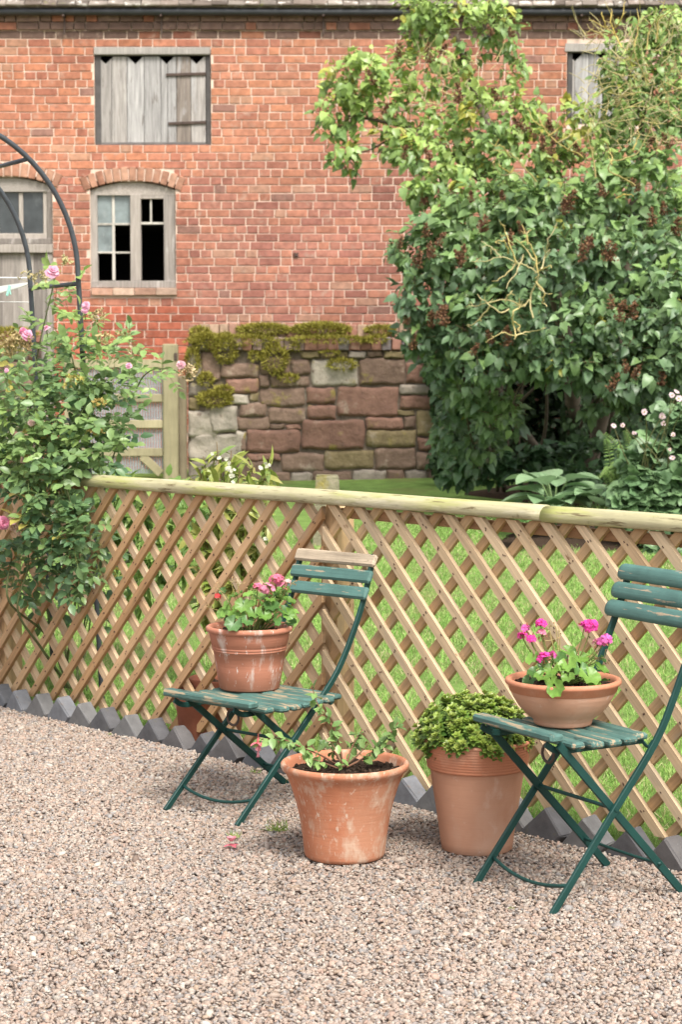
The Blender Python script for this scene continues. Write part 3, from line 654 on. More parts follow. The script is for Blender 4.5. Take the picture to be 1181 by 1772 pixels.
# ------------------------------------------------------------------ trellis fence
fence = thing('trellis_fence', fen(2.2, 0, 0), 'tan diagonal lattice fence with a pale half-round log rail along its top', 'fence')
def clip(poly, s0, s1, z0, z1):
    def cl(P, f, inter):
        out = []
        for i in range(len(P)):
            a, b = P[i - 1], P[i]
            if f(b):
                if not f(a): out.append(inter(a, b))
                out.append(b)
            elif f(a): out.append(inter(a, b))
        return out
    for ax, v, sg in ((0, s0, 1), (0, s1, -1), (1, z0, 1), (1, z1, -1)):
        poly = cl(poly, lambda p: (p[ax] - v) * sg >= 0, lambda a, b: tuple(a[k] + (b[k] - a[k]) * (v - a[ax]) / (b[ax] - a[ax]) for k in (0, 1)))
        if len(poly) < 3: return []
    return poly
SW = .0325
def lattice(s0, s1, cf, cr, front):
    fc, rc = (((.40, .235, .115), (.52, .335, .185)), ((.50, .35, .21), (.60, .44, .28))) if front == '/' else (((.51, .37, .225), (.61, .46, .295)), ((.48, .32, .175), (.57, .40, .23)))
    """front '/' (s - z = cf) or '\\' (s + z = cf), rear the other"""
    mb = MB(); hw = SW / 2 * math.sqrt(2); pitch = .15
    for layer, c0, sgn in ((0, cf, 1 if front == '/' else -1), (1, cr, -1 if front == '/' else 1)):
        k0 = int((s0 - 1.2 - c0) / pitch) - 2; k1 = int((s1 + 1.2 - c0) / pitch) + 2
        for k in range(k0, k1):
            c = c0 + k * pitch + rng.uniform(-.004, .004); zb = .045 + rng.uniform(-.012, .01); zt = .992; dw = rng.uniform(-.001, .001)
            hw2 = hw + dw; q = []
            sk = rng.uniform(-.006, .006)
            for z, off in ((zb - .1, -hw2), (zb - .1, hw2), (zt + .1, hw2), (zt + .1, -hw2)): q.append((c + sgn * z + off + sk * z, z))
            q = clip(q, s0 + .002, s1 - .002, zb, zt)
            if len(q) < 3: continue
            pl = np.array(q); dr = nrm(np.array([sgn, 1.])); lc2 = np.c_[pl @ dr, pl @ np.array([dr[1], -dr[0]])]
            base = mixcol(*(fc if layer == 0 else rc), 1, .06)[0]
            if rng.random() < .15: base = base * np.array((.86, .80, .74))
            n = (-.0095 if layer == 0 else .0095) + rng.uniform(-.0008, .0008)
            prism(mb, pl, FA + FN * n, FT, ZZ, FN, .0175, base, lc2)
            if layer == 0:                                          # nail heads and rust marks at the crossings
                for k2 in range(-40, 60):
                    z = (cr + k2 * pitch - c) / 2 * sgn
                    ss_ = c + sgn * z
                    if zb + .03 < z < zt - .02 and s0 + .03 < ss_ < s1 - .03:
                        for w_ in range(2 if rng.random() < .6 else 1):
                            q2 = fen(ss_ + rng.uniform(-.009, .009), n - .0092, z + rng.uniform(-.009, .009)); cbox(mb, q2, np.array([nrm(FT * sgn + ZZ), FN, nrm(ZZ - FT * sgn)]), (rng.uniform(.0022, .0045), .0012, .0016), (.10, .06, .04))
    mb.build('lattice_panel', MAT['slat'], fence)
lattice(-1.2, .02, .683, 2.066, '/'); lattice(.02, 2.245, .683, 2.066, '/'); lattice(2.245, 4.075, 3.432, 2.287, '\\'); lattice(4.075, 5.2, 3.432, 2.287, '\\')
# nails at the crossings read as small dark dots
for s in (-.03, 2.235, 4.06):
    mb = MB(); cbox(mb, fen(s, .066, .48), np.array([FT, FN, ZZ]), (.045, .045, .50), (.50, .335, .18), .004, .002)
    l = mb.l[-1].copy(); mb.l[-1] = l[:, [2, 0, 1]]; mb.build('post', MAT['slat'], fence)
mb = MB(); cbox(mb, fen(3.75, .028, .963), np.array([FT, FN, ZZ]), (1.45, .008, .018), (.33, .19, .10), .003); mb.build('batten', MAT['slat'], fence)
def log(s0, s1, r=.0345):
    mb = MB(); n = 26; s = np.linspace(s0, s1, max(6, int((s1 - s0) / .06))); a = np.linspace(0, 2 * math.pi, n, endpoint=False); V = []; L = []
    ph = rng.uniform(0, 9)
    for i, x in enumerate(s):
        rr = r * (1 + .035 * math.sin(x * 2.3 + ph) + .02 * math.sin(x * 7 + ph)); sl = .0 if 0 < i < len(s) - 1 else .0
        dz = .004 * math.sin(x * 1.4 + ph); dn = .004 * math.sin(x * 1.9)
        for t in a:
            nn_ = 1.06 * rr * math.cos(t) * (1 + .06 * mnoise.noise((x * 5, math.cos(t) * 1.5 + ph, math.sin(t) * 1.5))); zz_ = .95 * rr * math.sin(t); zz_ = max(zz_, -.55 * r)
            V.append(fen(x, nn_ - .006 + dn, 1.0125 + dz + zz_)); L.append((x + ph * 3, nn_, zz_))
    m = len(s); q = [[i * n + j, (i + 1) * n + j, (i + 1) * n + (j + 1) % n, i * n + (j + 1) % n] for i in range(m - 1) for j in range(n)]
    mb.add(V, {4: np.array(q), n: np.array([list(range(n)), [(m - 1) * n + j for j in range(n)][::-1]])}, mixcol((.42, .385, .23), (.45, .41, .26), 1, .03)[0], L)
    mb.build('top_rail', MAT['rail'], fence, smooth=True)
log(-1.3, 3.3385); log(3.341, 5.3, .0347)

# sawtooth edging of blue engineering bricks
def edging_proto(tone):
    mb = MB(); c = math.cos(math.pi / 4); e1 = (FT * c + ZZ * c); e2 = (-FT * c + ZZ * c)
    # long side runs down-left to up-right; exposed end faces up and right
    cen = np.array([0, 0, 0.]) - e1 * .1075 - FT * 0 - e2 * .0575
    cbox(mb, cen, np.array([e1, e2, np.cross(e1, e2)]), (.1075, .0565, .034), tone, .005, .0028)
    return mb
ORD = ['first', 'second', 'third', 'fourth', 'fifth', 'sixth', 'seventh', 'eighth', 'ninth', 'tenth', 'eleventh', 'twelfth', 'thirteenth', 'fourteenth', 'fifteenth', 'sixteenth', 'seventeenth', 'eighteenth', 'nineteenth', 'twentieth', 'twenty-first', 'twenty-second', 'twenty-third', 'twenty-fourth', 'twenty-fifth', 'twenty-sixth']
protos = [edging_proto(t).build('edging_brick', MAT['edging'], loc=(0, 0, 0)) for t in ((.145, .148, .160), (.095, .093, .098), (.17, .174, .188), (.115, .108, .108), (.15, .147, .146))]
S0 = .122; used = set()
NB = 24
for k in range(-3, NB + 4):
    s = S0 + k * .1655 + rng.uniform(-.006, .006); z = .088 + rng.uniform(-.009, .009); n = -.072 + rng.uniform(-.008, .008)
    i = (k * 7 + k // 3) % 5 if k >= 0 else 0
    pr = protos[i]
    if i in used or not (0 <= k): o = pr.copy(); C.objects.link(o)
    else: o = pr; used.add(i)
    o.location = fen(s, n, z); o.rotation_euler = (0, rng.uniform(-.08, .08), rng.uniform(-.10, .10))
    if k < 0: lab = 'blue-grey edging brick of the sawtooth row, ' + ORD[-k] + ' beyond the left edge'
    elif k >= NB: lab = 'blue-grey edging brick of the sawtooth row, ' + ORD[k - NB + 1] + ' beyond the right edge'
    elif k <= 11: lab = f'blue-grey tilted edging brick under the lattice fence, {ORD[k]} tooth from the left edge'
    else: lab = f'blue-grey tilted edging brick under the lattice fence, {ORD[NB - 1 - k]} tooth from the right edge'
    tag(o, lab, 'edging brick', 'edging bricks set on end in a sawtooth row under the fence')

# ------------------------------------------------------------------ folding chairs
def chair(name, label, FNpx, FFpx, wid, up_prof, leg_prof, seat_z, seat_v0, halfs, su, slats, bs, pivot_z):
    a = gnd(*FNpx); b = gnd(*FFpx); u = nrm(b - a); v = np.array([u[1], -u[0], 0.]); o = (a + b) / 2
    t = thing(name, o, label, 'chair')
    W = lambda uu, vv, zz: o + u * uu + v * vv + ZZ * zz
    def flat(prof, uu, w, th, nm, mat):
        if nm == 'long_leg': prof = [(prof[0][0] - .008, prof[0][1] - .010)] + list(prof[1:])
        if nm == 'short_leg': prof = list(prof[:-1]) + [(prof[-1][0] + .010, prof[-1][1] - .010)]
        P = smooth_path([(p[0], p[1], 0) for p in prof], 5)[:, :2]; T = nrm(np.gradient(P, axis=0)); Nn = np.c_[-T[:, 1], T[:, 0]]; V = []; L = []; d = 0
        for i, (p, n_) in enumerate(zip(P, Nn)):
            if i: d += np.linalg.norm(P[i] - P[i - 1])
            for (k1, k2) in ((-1, -.72), (-.86, -1), (.86, -1), (1, -.72), (1, .72), (.86, 1), (-.86, 1), (-1, .72)):
                q = p + n_ * k1 * w / 2; V.append(W(uu + k2 * th / 2, q[0], q[1])); L.append((d, k1 * w, k2 * th + uu))
        m = len(P); q = [[i * 8 + j, i * 8 + (j + 1) % 8, (i + 1) * 8 + (j + 1) % 8, (i + 1) * 8 + j] for i in range(m - 1) for j in range(8)]
        mb = MB(); mb.add(V, {4: np.array(q), 8: np.array([list(range(8))[::-1], [(m - 1) * 8 + j for j in range(8)]])}, (1, 1, 1), L)
        return mb.build(nm, mat, t)
    w2 = wid / 2
    for sg in (-1, 1):
        f1 = flat(up_prof, sg * w2, .021, .011, 'long_leg', MAT['chair_metal'])
        flat(leg_prof, sg * (w2 - .014), .023, .010, 'short_leg', MAT['chair_metal'])
        # pivot bolt, foot plate
        mb = MB(); pv_ = pivot_z; tube(mb, [W(sg * (w2 + .008), *pv_), W(sg * (w2 - .022), *pv_)], .007, 10); mb.build('pivot', MAT['chair_metal'], f1)
        flat([(seat_v0 + .004, seat_z - .030), (seat_v0 + .05, seat_z - .052), (seat_v0 + .16, seat_z - .052), (seat_v0 + .058 * len(halfs) - .005, seat_z - .050)], sg * (w2 - .030), .018, .006, 'seat_rail', MAT['chair_metal'])
    def rod(p, q, sag, r=.0055):
        mb = MB(); P = [W(w_, p[0] + (q[0] - p[0]) * 0 + sag[0] * (1 - (w_ / w2) ** 2), p[1] + sag[1] * (1 - (w_ / w2) ** 2)) for w_ in np.linspace(-w2 + .002, w2 - .002, 13)]; tube(mb, P, r, 8); return mb.build('cross_rod', MAT['chair_metal'], t, smooth=True)
    f_ = lambda prof, z: float(np.interp(z, [p[1] for p in prof[:2]], [p[0] for p in prof[:2]]))
    rod((f_(up_prof, .065), .065), None or (0, 0), (-.02, -.022)) if False else None
    for prof, z, sag in ((up_prof, .065, (-.012, -.026)), (None, 0, (0, 0)), ('leg', .085, (.0, -.004))):
        if prof is None: rod(pivot_z, pivot_z, (0, 0), .006)
        elif prof == 'leg': vv = float(np.interp(z, [leg_prof[1][1], leg_prof[0][1]], [leg_prof[1][0], leg_prof[0][0]])); rod((vv, z), (vv, z), sag, .005)
        else: rod((f_(up_prof, z), z), (0, 0), sag)
    # seat of slats with a rounded outline
    st = MB()
    for i, h in enumerate(halfs):
        vv = seat_v0 + .016 + i * .058 + (.012 if i else 0); zz_ = seat_z - .009 - (.024 + .003 * math.sin(math.pi * i / (len(halfs) - 1)) if i else 0) + rng.uniform(-.001, .001)
        cbox(st, W(su, vv, zz_), np.array([u, v, ZZ]), (h + rng.uniform(-.004, .004), .0225, .0095 if i else .0115), (1, 1, 1), .006, .0012)
    st.build('seat', MAT['chair_seat'], t)
    # ring under the front edge, used to fold the chair
    mb = MB(); tube(mb, [W(-w2 + .075 + .026 * math.cos(k), seat_v0 + .045, seat_z - .066 + .026 * math.sin(k)) for k in np.linspace(0, 2 * math.pi, 25)], .0042, 7, cap=False); mb.build('ring', MAT['rust'], t, smooth=True)
    mb = MB(); tube(mb, smooth_path([W(-w2 + .03, seat_v0 + .058 * len(halfs) - .01, seat_z - .05), W(-w2 + .03, seat_v0 + .058 * len(halfs) + .012, seat_z - .07), W(-w2 + .03, seat_v0 + .058 * len(halfs) + .03, seat_z - .055)], 5), .005, 7); mb.build('hook', MAT['chair_metal'], t, smooth=True)
    for i, (vv, zz_, kind) in enumerate(slats):
        mb = MB(); lean = math.radians(24); e2 = np.array(v * math.sin(lean) + ZZ * math.cos(lean)); e3 = np.cross(u, e2)
        if bs == 'flat': cbox(mb, W(-.004, vv - .020, zz_), np.array([u, e2, e3]), (.192, .0225, .0105), (1, 1, 1), .007, .001)
        else:
            pr = [(.026 * math.cos(a_), .014 * math.sin(a_)) for a_ in np.linspace(0, 2 * math.pi, 20, endpoint=False)]; V = []; L = []; xs = np.concatenate([[-.215, -.212], np.linspace(-.2, .2, 9), [.212, .215]]); sc = [.55, .85] + [1] * 9 + [.85, .55]
            for x_, k_ in zip(xs, sc):
                for p_ in pr: V.append(W(x_, vv - .020, zz_) + e2 * p_[0] * k_ + e3 * p_[1] * k_); L.append((x_ + i * 3, p_[0], p_[1]))
            n = 20; m = len(xs); mb.add(V, {4: np.array([[a2 * n + b2, a2 * n + (b2 + 1) % n, (a2 + 1) * n + (b2 + 1) % n, (a2 + 1) * n + b2] for a2 in range(m - 1) for b2 in range(n)]), n: np.array([list(range(n))[::-1], [(m - 1) * n + j for j in range(n)]])}, (1, 1, 1), L)
        ob = mb.build('backrest_slat', MAT['bare_slat'] if kind == 'bare' else MAT['chair_slat'], t, smooth=(bs != 'flat'))
        if kind == 'bare': ob['label'] = 'top backrest slat of bare weathered wood with no paint left'
    return W
CH1 = chair('folding_chair', 'green slatted folding chair with a bare grey wood top slat, the left chair', (413, 1424), (289, 1397), .344,
      [(0, 0), (.24, .216), (.39, .353), (.482, .445), (.556, .557), (.622, .690), (.672, .835)], [(.055, .388), (.565, 0)], .400, .005, [.210, .217, .224, .227, .227, .224, .217, .196], -.017,
      [(.632, .705, 'p'), (.654, .760, 'p'), (.678, .815, 'bare')], 'flat', (.268, .232))
CH2 = chair('folding_chair', 'green slatted folding chair with three rounded green back slats, at the right edge', (960, 1577), (828, 1524), .376,
      [(0, 0), (.205, .258), (.345, .435), (.412, .560), (.468, .690), (.512, .790), (.546, .885)], [(.02, .458), (.452, 0)], .490, -.016, [.193, .203, .210, .212, .208, .186], -.004,
      [(.503, .770, 'p'), (.527, .823, 'p'), (.551, .876, 'p')], 'round', (.207, .262))

# ------------------------------------------------------------------ terracotta pots
def pot(label, base, prof, mat, soil_r, soil_z, band=None, wob=.004, n=72, ch=None):
    t = thing('flower_pot', base, label, 'pot')
    mb = MB(); lathe(mb, prof, base, n, (1, 1, 1), wob); mb.build('body', mat, t, smooth=True)
    if band: mb = MB(); lathe(mb, band[0], base, n, (1, 1, 1), wob); mb.build('rim', band[1], t, smooth=True)
    mb = MB(); R_ = np.linspace(0, 1, 9)[1:]; A_ = np.linspace(0, 2 * math.pi, 40, endpoint=False)
    V = [base + ZZ * (soil_z + .004)]
    for r in R_:
        for a_ in A_: p = base + np.array([soil_r * r * math.cos(a_), soil_r * r * math.sin(a_), soil_z]); p[2] += .009 * mnoise.noise(tuple(p * 38)) + .006 * mnoise.noise(tuple(p * 90)); V.append(p)
    f = [[0, 1 + k, 1 + (k + 1) % 40] for k in range(40)] + [[1 + r * 40 + k, 1 + (r + 1) * 40 + k, 1 + (r + 1) * 40 + (k + 1) % 40, 1 + r * 40 + (k + 1) % 40] for r in range(7) for k in range(40)]
    mb.add(V, f, (.030, .020, .014))
    for _ in range(160):
        r = soil_r * .95 * math.sqrt(rng.random()); a_ = rng.uniform(0, 6.28); s = rng.uniform(.002, .0065); cbox(mb, base + np.array([r * math.cos(a_), r * math.sin(a_), soil_z + .004]), nrm(np.linalg.qr(rng.normal(size=(3, 3)))[0]), (s, s * .8, s * .6), mixcol((.03, .02, .013), (.075, .05, .035), 1, .3)[0], s * .3)
    mb.build('soil', MAT['soil'], t)
    return t
def inner(R, z, soil_z, th): return [(R - th, z - .004), (R - th - .006, soil_z - .02)]
# pot on the left chair
b1 = gnd(432, 1190, .3765)
pot('weathered red clay pot with white salt streaks, standing on the left chair', b1, [(r_ * 1.05, z_ * 1.04) for r_, z_ in [(.0, .001), (.096, .0), (.100, .004), (.112, .075), (.1195, .128), (.1225, .1295), (.1235, .133), (.1215, .1365), (.1240, .138), (.1250, .1415), (.1230, .145), (.1255, .147), (.1335, .186), (.1345, .190), (.1420, .193), (.1445, .200), (.1430, .207), (.1370, .211), (.129, .209), (.126, .200), (.122, .17)]], MAT['terra_old'], .130, .193)
# bowl on the right chair
b2 = gnd(975, 1252, .4665)
pot('shallow round terracotta bowl with an orange rim band, standing on the right chair', b2, [(0, .001), (.080, 0), (.083, .003), (.085, .011), (.0845, .014), (.108, .032), (.129, .055), (.144, .080), (.1505, .094), (.1512, .097)], MAT['terra_new'], .146, .114,
    ([(.1510, .0965), (.1535, .0975), (.1600, .116), (.1660, .1195), (.1675, .125), (.1655, .131), (.159, .1335), (.151, .131), (.147, .122), (.142, .10)], MAT['terra_band']))
# large fuchsia pot on the gravel
b3 = gnd(597, 1479) + ZZ * -.004
pot('wide terracotta pot with a flared rim and chalky scuffs, on the gravel in front', b3, [(0, .001), (.112, 0), (.1215, .006), (.1245, .016), (.1285, .06), (.1375, .12), (.1500, .175), (.1640, .220), (.1690, .233), (.1700, .236), (.1815, .263), (.1920, .272), (.1960, .280), (.1960, .288), (.1910, .294), (.184, .293), (.178, .284), (.17, .25)], MAT['terra_worn'], .176, .263, wob=.006)
# tall pot with ribbed collar
b4 = gnd(826, 1466) + ZZ * -.004
rib = []
for k in range(9): zz_ = .262 + k * .0085; rr = .1555 + .0012 * k; rib += [(rr, zz_), (rr + .0008, zz_ + .003), (rr, zz_ + .0075)]
pot('tall smooth terracotta pot with a ribbed collar, holding the green shrub', b4, [(0, .001), (.104, 0), (.110, .005), (.1135, .03), (.126, .12), (.1385, .20), (.1465, .2535), (.1480, .2575)], MAT['terra_new'], .148, .325,
    ([(.1478, .257), (.1535, .2585)] + rib + [(.1690, .340), (.1690, .347), (.163, .351), (.156, .348), (.153, .33)], MAT['terra_band']), wob=.005)
# clay pots behind the fence
b5 = at(378, 1228, 7.95); b5[2] = lawn_z(b5[0], b5[1]) - .005
pot('plain red clay pot standing behind the lattice, beyond the left chair', b5, [(0, .001), (.085, 0), (.088, .004), (.112, .19), (.118, .192), (.122, .24), (.118, .246), (.11, .243), (.105, .2)], MAT['terra_shaded'], .108, .215)
b6 = at(340, 1250, 7.85); b6[2] = lawn_z(b6[0], b6[1]) - .005
pot('smaller red clay pot half hidden behind the lattice, left of the other one there', b6, [(0, .001), (.062, 0), (.065, .004), (.082, .17), (.088, .172), (.091, .215), (.087, .22), (.08, .217), (.077, .19)], MAT['terra_shaded'], .079, .19)

# ------------------------------------------------------------------ plants in the pots
def stemmed(mb, p, q, bend, r0, r1, col, k=5):
    p = np.asarray(p, float); q = np.asarray(q, float); m = (p + q) / 2 + np.asarray(bend); P = smooth_path([p, m, q], k); tube(mb, P, np.linspace(r0, r1, len(P)), 5, col, cap=False); return P
def floret(mb, c, d, size, col, petals=5):
    d = nrm(d); a = nrm(np.cross(d, [.3, .5, .81])); b = np.cross(d, a); k = np.arange(petals) * 2 * math.pi / petals + rng.uniform(0, 6)
    D = np.cos(k)[:, None] * a + np.sin(k)[:, None] * b + d * .45
    leaves(mb, PETAL, np.repeat([c], petals, 0), D, np.repeat([d], petals, 0), size * rng.uniform(.85, 1.15, petals), np.asarray(col) * rng.uniform(.75, 1.2, (petals, 1)))
def geranium(label, base, soil_z, R, leafspec, heads, lcol, hcol, spent=()):
    t = thing('geranium_plant', base + ZZ * soil_z, label, 'plant')
    st = MB(); lf = MB(); c0 = base + ZZ * soil_z
    for (px, py, dy, sz, tip, c) in leafspec:
        p = at(px, py, c0[1] + dy); o = c0 + np.array([(p[0] - c0[0]) * .25, (p[1] - c0[1]) * .25, 0]); stemmed(st, o, p, (0, 0, .01), .0022, .0016, (.19, .24, .07))
        n = nrm(np.array([(p[0] - c0[0]) * 2.2, (p[1] - c0[1]) * 2 - .22, .42]) + rng.normal(0, .16, 3)); d = np.array([p[0] - c0[0], p[1] - c0[1] - .05, -.06]) + rng.normal(0, .03, 3); d = d - n * np.dot(d, n)
        leaves(lf, ROUND, [p], [d], [n], sz * 1.18, np.asarray(c) * rng.uniform(.72, 1.12))
    st.build('stems', MAT['leaf_dull'], t); lf.build('foliage', MAT['leaf'], t, smooth=True)
    for (px, py, dy, r, nf, col) in heads:
        p = at(px, py, c0[1] + dy); o = c0 + np.array([(p[0] - c0[0]) * .3, (p[1] - c0[1]) * .3, .03]); fl = MB()
        P = stemmed(fl, o, p - ZZ * r * .6, ((p[0] - o[0]) * .2, 0, .01), .0023, .0016, (.24, .27, .09))
        dd = rdir(nf, .5)
        for d in dd:
            q = p + d * r * rng.uniform(.6, 1.0) * np.array([1.15, 1.15, .8]); tube(fl, [P[-1], q], .0008, 4, (.33, .20, .10), cap=False); floret(fl, q, d + [0, -.25, .15], .0105 * hcol[1], np.asarray(col))
        for d in rdir(int(nf * .5), -.3): q = p + d * r * .8; tube(fl, [P[-1], q], .0007, 4, (.36, .19, .10), cap=False); leaves(fl, OVAL, [q], [d], [rdir(1)[0]], .011, (.42, .16, .10))
        fl.build('flower_head', MAT['petal'], t)
    for (px, py, dy, k) in spent:
        p = at(px, py, c0[1] + dy); o = c0 + np.array([(p[0] - c0[0]) * .5, (p[1] - c0[1]) * .5, .03]); fl = MB(); P = stemmed(fl, o, p, (.0, 0, .015), .0018, .0013, (.36, .30, .11))
        for d in rdir(k, .3): q = p + d * .018; tube(fl, [P[-1], q], .0008, 4, (.40, .33, .15), cap=False); leaves(fl, OVAL, [q], [d], [rdir(1)[0]], .010, (.40, .26, .13))
        fl.build('spent_flower', MAT['leaf_dull'], t)
G1 = (.16, .31, .055); G2 = (.21, .38, .075); G3 = (.10, .215, .055)
ls = [(404, 1080, -.135, .056, 0, (.11, .22, .07)), (395, 1045, -.06, .050, 0, G2), (420, 1048, -.09, .052, 0, G2), (440, 1062, -.11, .05, 0, G1), (457, 1065, -.11, .048, 0, G1), (470, 1050, -.08, .052, 0, G3), (490, 1058, -.07, .05, 0, G3), (500, 1040, -.02, .046, 0, G1), (452, 1035, -.03, .05, 0, G2), (480, 1030, 0, .05, 0, G1), (432, 1030, 0, .045, 0, G2), (410, 1030, .02, .045, 0, G1), (385, 1062, -.05, .04, 0, G2), (428, 1075, -.13, .042, 0, G3), (478, 1072, -.11, .042, 0, G3), (507, 1058, -.03, .04, 0, G2), (462, 1045, .03, .05, 0, G1), (490, 1020, .05, .042, 0, G2), (440, 1018, .05, .04, 0, G1), (415, 1066, -.10, .04, 0, G2)]
for _ in range(26): ls.append((rng.uniform(385, 505), rng.uniform(1018, 1078), rng.uniform(-.09, .09), rng.uniform(.028, .044), 0, [G1, G2, G3][rng.integers(3)]))
PK = (.80, .22, .34); PK2 = (.84, .34, .48); MG = (.78, .075, .38); MG2 = (.82, .18, .52)
geranium('bushy geranium with faded pink heads, growing in the salt-streaked pot on the left chair', b1, .19, .12, ls, [(478, 1001, -.03, .020, 15, PK), (463, 1018, -.06, .022, 15, PK2), (446, 1016, -.05, .013, 7, PK), (489, 1014, -.02, .014, 7, PK2), (377, 1032, 0, .008, 5, (.65, .07, .07)), (497, 1008, 0, .012, 5, (.75, .45, .42))], G1, (1, 1.0), ((412, 1012, 0, 9), (400, 1008, .03, 7), (505, 1010, .02, 9), (365, 1052, 0, 6), (435, 1020, .04, 7), (380, 1020, .03, 6)))
H1 = (.15, .29, .045); H2 = (.20, .36, .065); H3 = (.085, .19, .04)
ls = [(984, 1152, -.06, .052, 0, H2), (1020, 1172, -.10, .062, 0, H2), (964, 1192, -.165, .050, 0, H1), (985, 1174, -.11, .038, 0, H2), (940, 1172, -.12, .046, 0, H1), (928, 1165, -.09, .046, 0, H3), (1003, 1140, -.02, .05, 0, H1), (1040, 1158, -.03, .045, 0, H1), (955, 1160, -.06, .042, 0, H1), (1005, 1160, -.06, .048, 0, H3), (917, 1178, -.07, .036, 0, H3), (1045, 1178, -.06, .036, 0, H3), (968, 1140, 0, .045, 0, H3), (985, 1128, .03, .042, 0, H1), (1020, 1140, .03, .045, 0, H2), (945, 1150, 0, .042, 0, H3), (1030, 1185, -.1, .034, 0, H1), (955, 1178, -.1, .034, 0, H2)]
for _ in range(18): ls.append((rng.uniform(920, 1050), rng.uniform(1130, 1182), rng.uniform(-.07, .08), rng.uniform(.026, .042), 0, [H1, H2, H3][rng.integers(3)]))
geranium('geranium with bright magenta flower heads on long stalks, in the bowl on the chair', b2, .118, .14, ls, [(937, 1079, -.02, .013, 8, MG), (912, 1088, 0, .010, 6, MG2), (905, 1100, -.02, .009, 6, MG), (921, 1106, -.03, .011, 6, MG), (938, 1097, -.02, .012, 6, (.72, .25, .36)), (1022, 1083, -.02, .021, 20, MG), (1012, 1083, -.02, .012, 7, MG), (1046, 1107, -.03, .018, 14, MG2), (1036, 1112, 0, .013, 6, (.74, .34, .40)), (942, 1138, -.07, .015, 11, MG), (956, 1134, -.06, .009, 5, MG2)], H1, (1, 1.05), ((963, 1084, .03, 3), (968, 1088, .05, 3), (952, 1090, .04, 4), (1027, 1133, -.02, 4), (1046, 1138, 0, 4), (955, 1108, .02, 5)))
# fuchsia
fu = thing('fuchsia_plant', b3 + ZZ * .265, 'straggly fuchsia with arching stems and one hanging pink bell, in the wide flared pot', 'plant')
st = MB(); lf = MB(); c0 = b3 + ZZ * .265; RB = (.20, .10, .06)
for pts, lvs, sz, lc in (([(590, 1328, 0), (558, 1308, -.06), (520, 1292, -.12), (485, 1278, -.15), (452, 1279, -.16)], 26, .036, 1), ([(594, 1328, 0), (588, 1290, .0), (572, 1250, -.01), (552, 1222, -.02), (541, 1192, -.02)], 20, .034, 1), ([(600, 1328, 0), (640, 1306, .02), (668, 1280, .02), (690, 1250, .02)], 24, .038, .8), ([(598, 1328, 0), (610, 1292, .03), (628, 1262, .05)], 14, .036, .8), ([(592, 1328, 0), (583, 1300, -.01), (562, 1268, 0)], 2, .02, 1), ([(598, 1326, -.01), (622, 1304, -.05), (640, 1285, -.06)], 3, .03, .9), ([(585, 1330, -.03), (555, 1318, -.08), (535, 1312, -.12)], 9, .032, 1.1), ([(590, 1330, -.03), (590, 1320, -.06), (592, 1310, -.07)], 5, .030, 1.3), ([(596, 1328, .01), (575, 1296, .04), (560, 1285, .06)], 8, .034, .9)):
    P = smooth_path([at(px, py, c0[1] + dy) for px, py, dy in pts], 8); tube(st, P, np.linspace(.0035, .0014, len(P)), 6, np.array(RB) if lvs > 3 else (.34, .22, .13))
    for k in range(int(lvs * 1.45)):
        f_ = rng.uniform(.30, 1.0); i = min(len(P) - 1, int(f_ * (len(P) - 1))); p = P[i] + rng.normal(0, .005, 3); tdir = nrm(P[min(i + 1, len(P) - 1)] - P[max(i - 1, 0)])
        d = nrm(tdir * .5 + rdir(1)[0] * .8 + np.array([0, -.15, -.45])); leaves(lf, OVAL, [p], [d], [nrm(np.array([0, -.5, .8]) + rng.normal(0, .3, 3))], sz * rng.uniform(.65, 1.2), mixcol((.17, .30, .085), (.25, .38, .12), 1)[0] * lc)
st.build('stems', MAT['bark'], fu, smooth=True); lf.build('foliage', MAT['leaf'], fu, smooth=True)
def fuchsia_bell(px, py, y, nm, parent=None, flat=False):
    fl = MB(); p = at(px, py, y) if not flat else gnd(px, py, .008)
    if not flat: tube(fl, [p + ZZ * .042, p + ZZ * .028], .0016, 5, (.45, .12, .10), cap=False); tube(fl, [p + ZZ * .03, p + ZZ * .022, p + ZZ * .012], [.002, .004, .006], 8, (.72, .16, .18))
    for k in range(4): a_ = k * 1.57 + .5; leaves(fl, OVAL, [p + ZZ * (.016 if not flat else 0)], [[math.cos(a_), math.sin(a_), -.15 if not flat else .12]], [[0, 0, 1]], .028, (.76, .19, .24))
    for k in range(7): a_ = k * .9; leaves(fl, PETAL, [p + ZZ * .012], [[math.cos(a_) * .5, math.sin(a_) * .5, -1 if not flat else .3]], [[math.cos(a_), math.sin(a_), .2]], .022, mixcol((.80, .42, .46), (.80, .30, .36), 1)[0])
    if not flat: 
        for k in range(4): tube(fl, [p, p + np.array([rng.uniform(-.006, .006), rng.uniform(-.004, .004), -.028])], .0007, 4, (.75, .30, .35), cap=False)
    return fl.build(nm, MAT['petal'], parent, loc=None if parent else p)
fuchsia_bell(447, 1294, c0[1] - .16, 'flower', fu)
tag(fuchsia_bell(401, 1463, 0, 'fallen_flower', None, True), 'fallen pink fuchsia flower lying on the gravel, left of the wide flared pot', 'flower')
tag(fuchsia_bell(522, 1322, 0, 'fallen_petal', None, True), 'small pinkish petal fallen on the soil at the left of the fuchsia pot', 'petal') if False else None
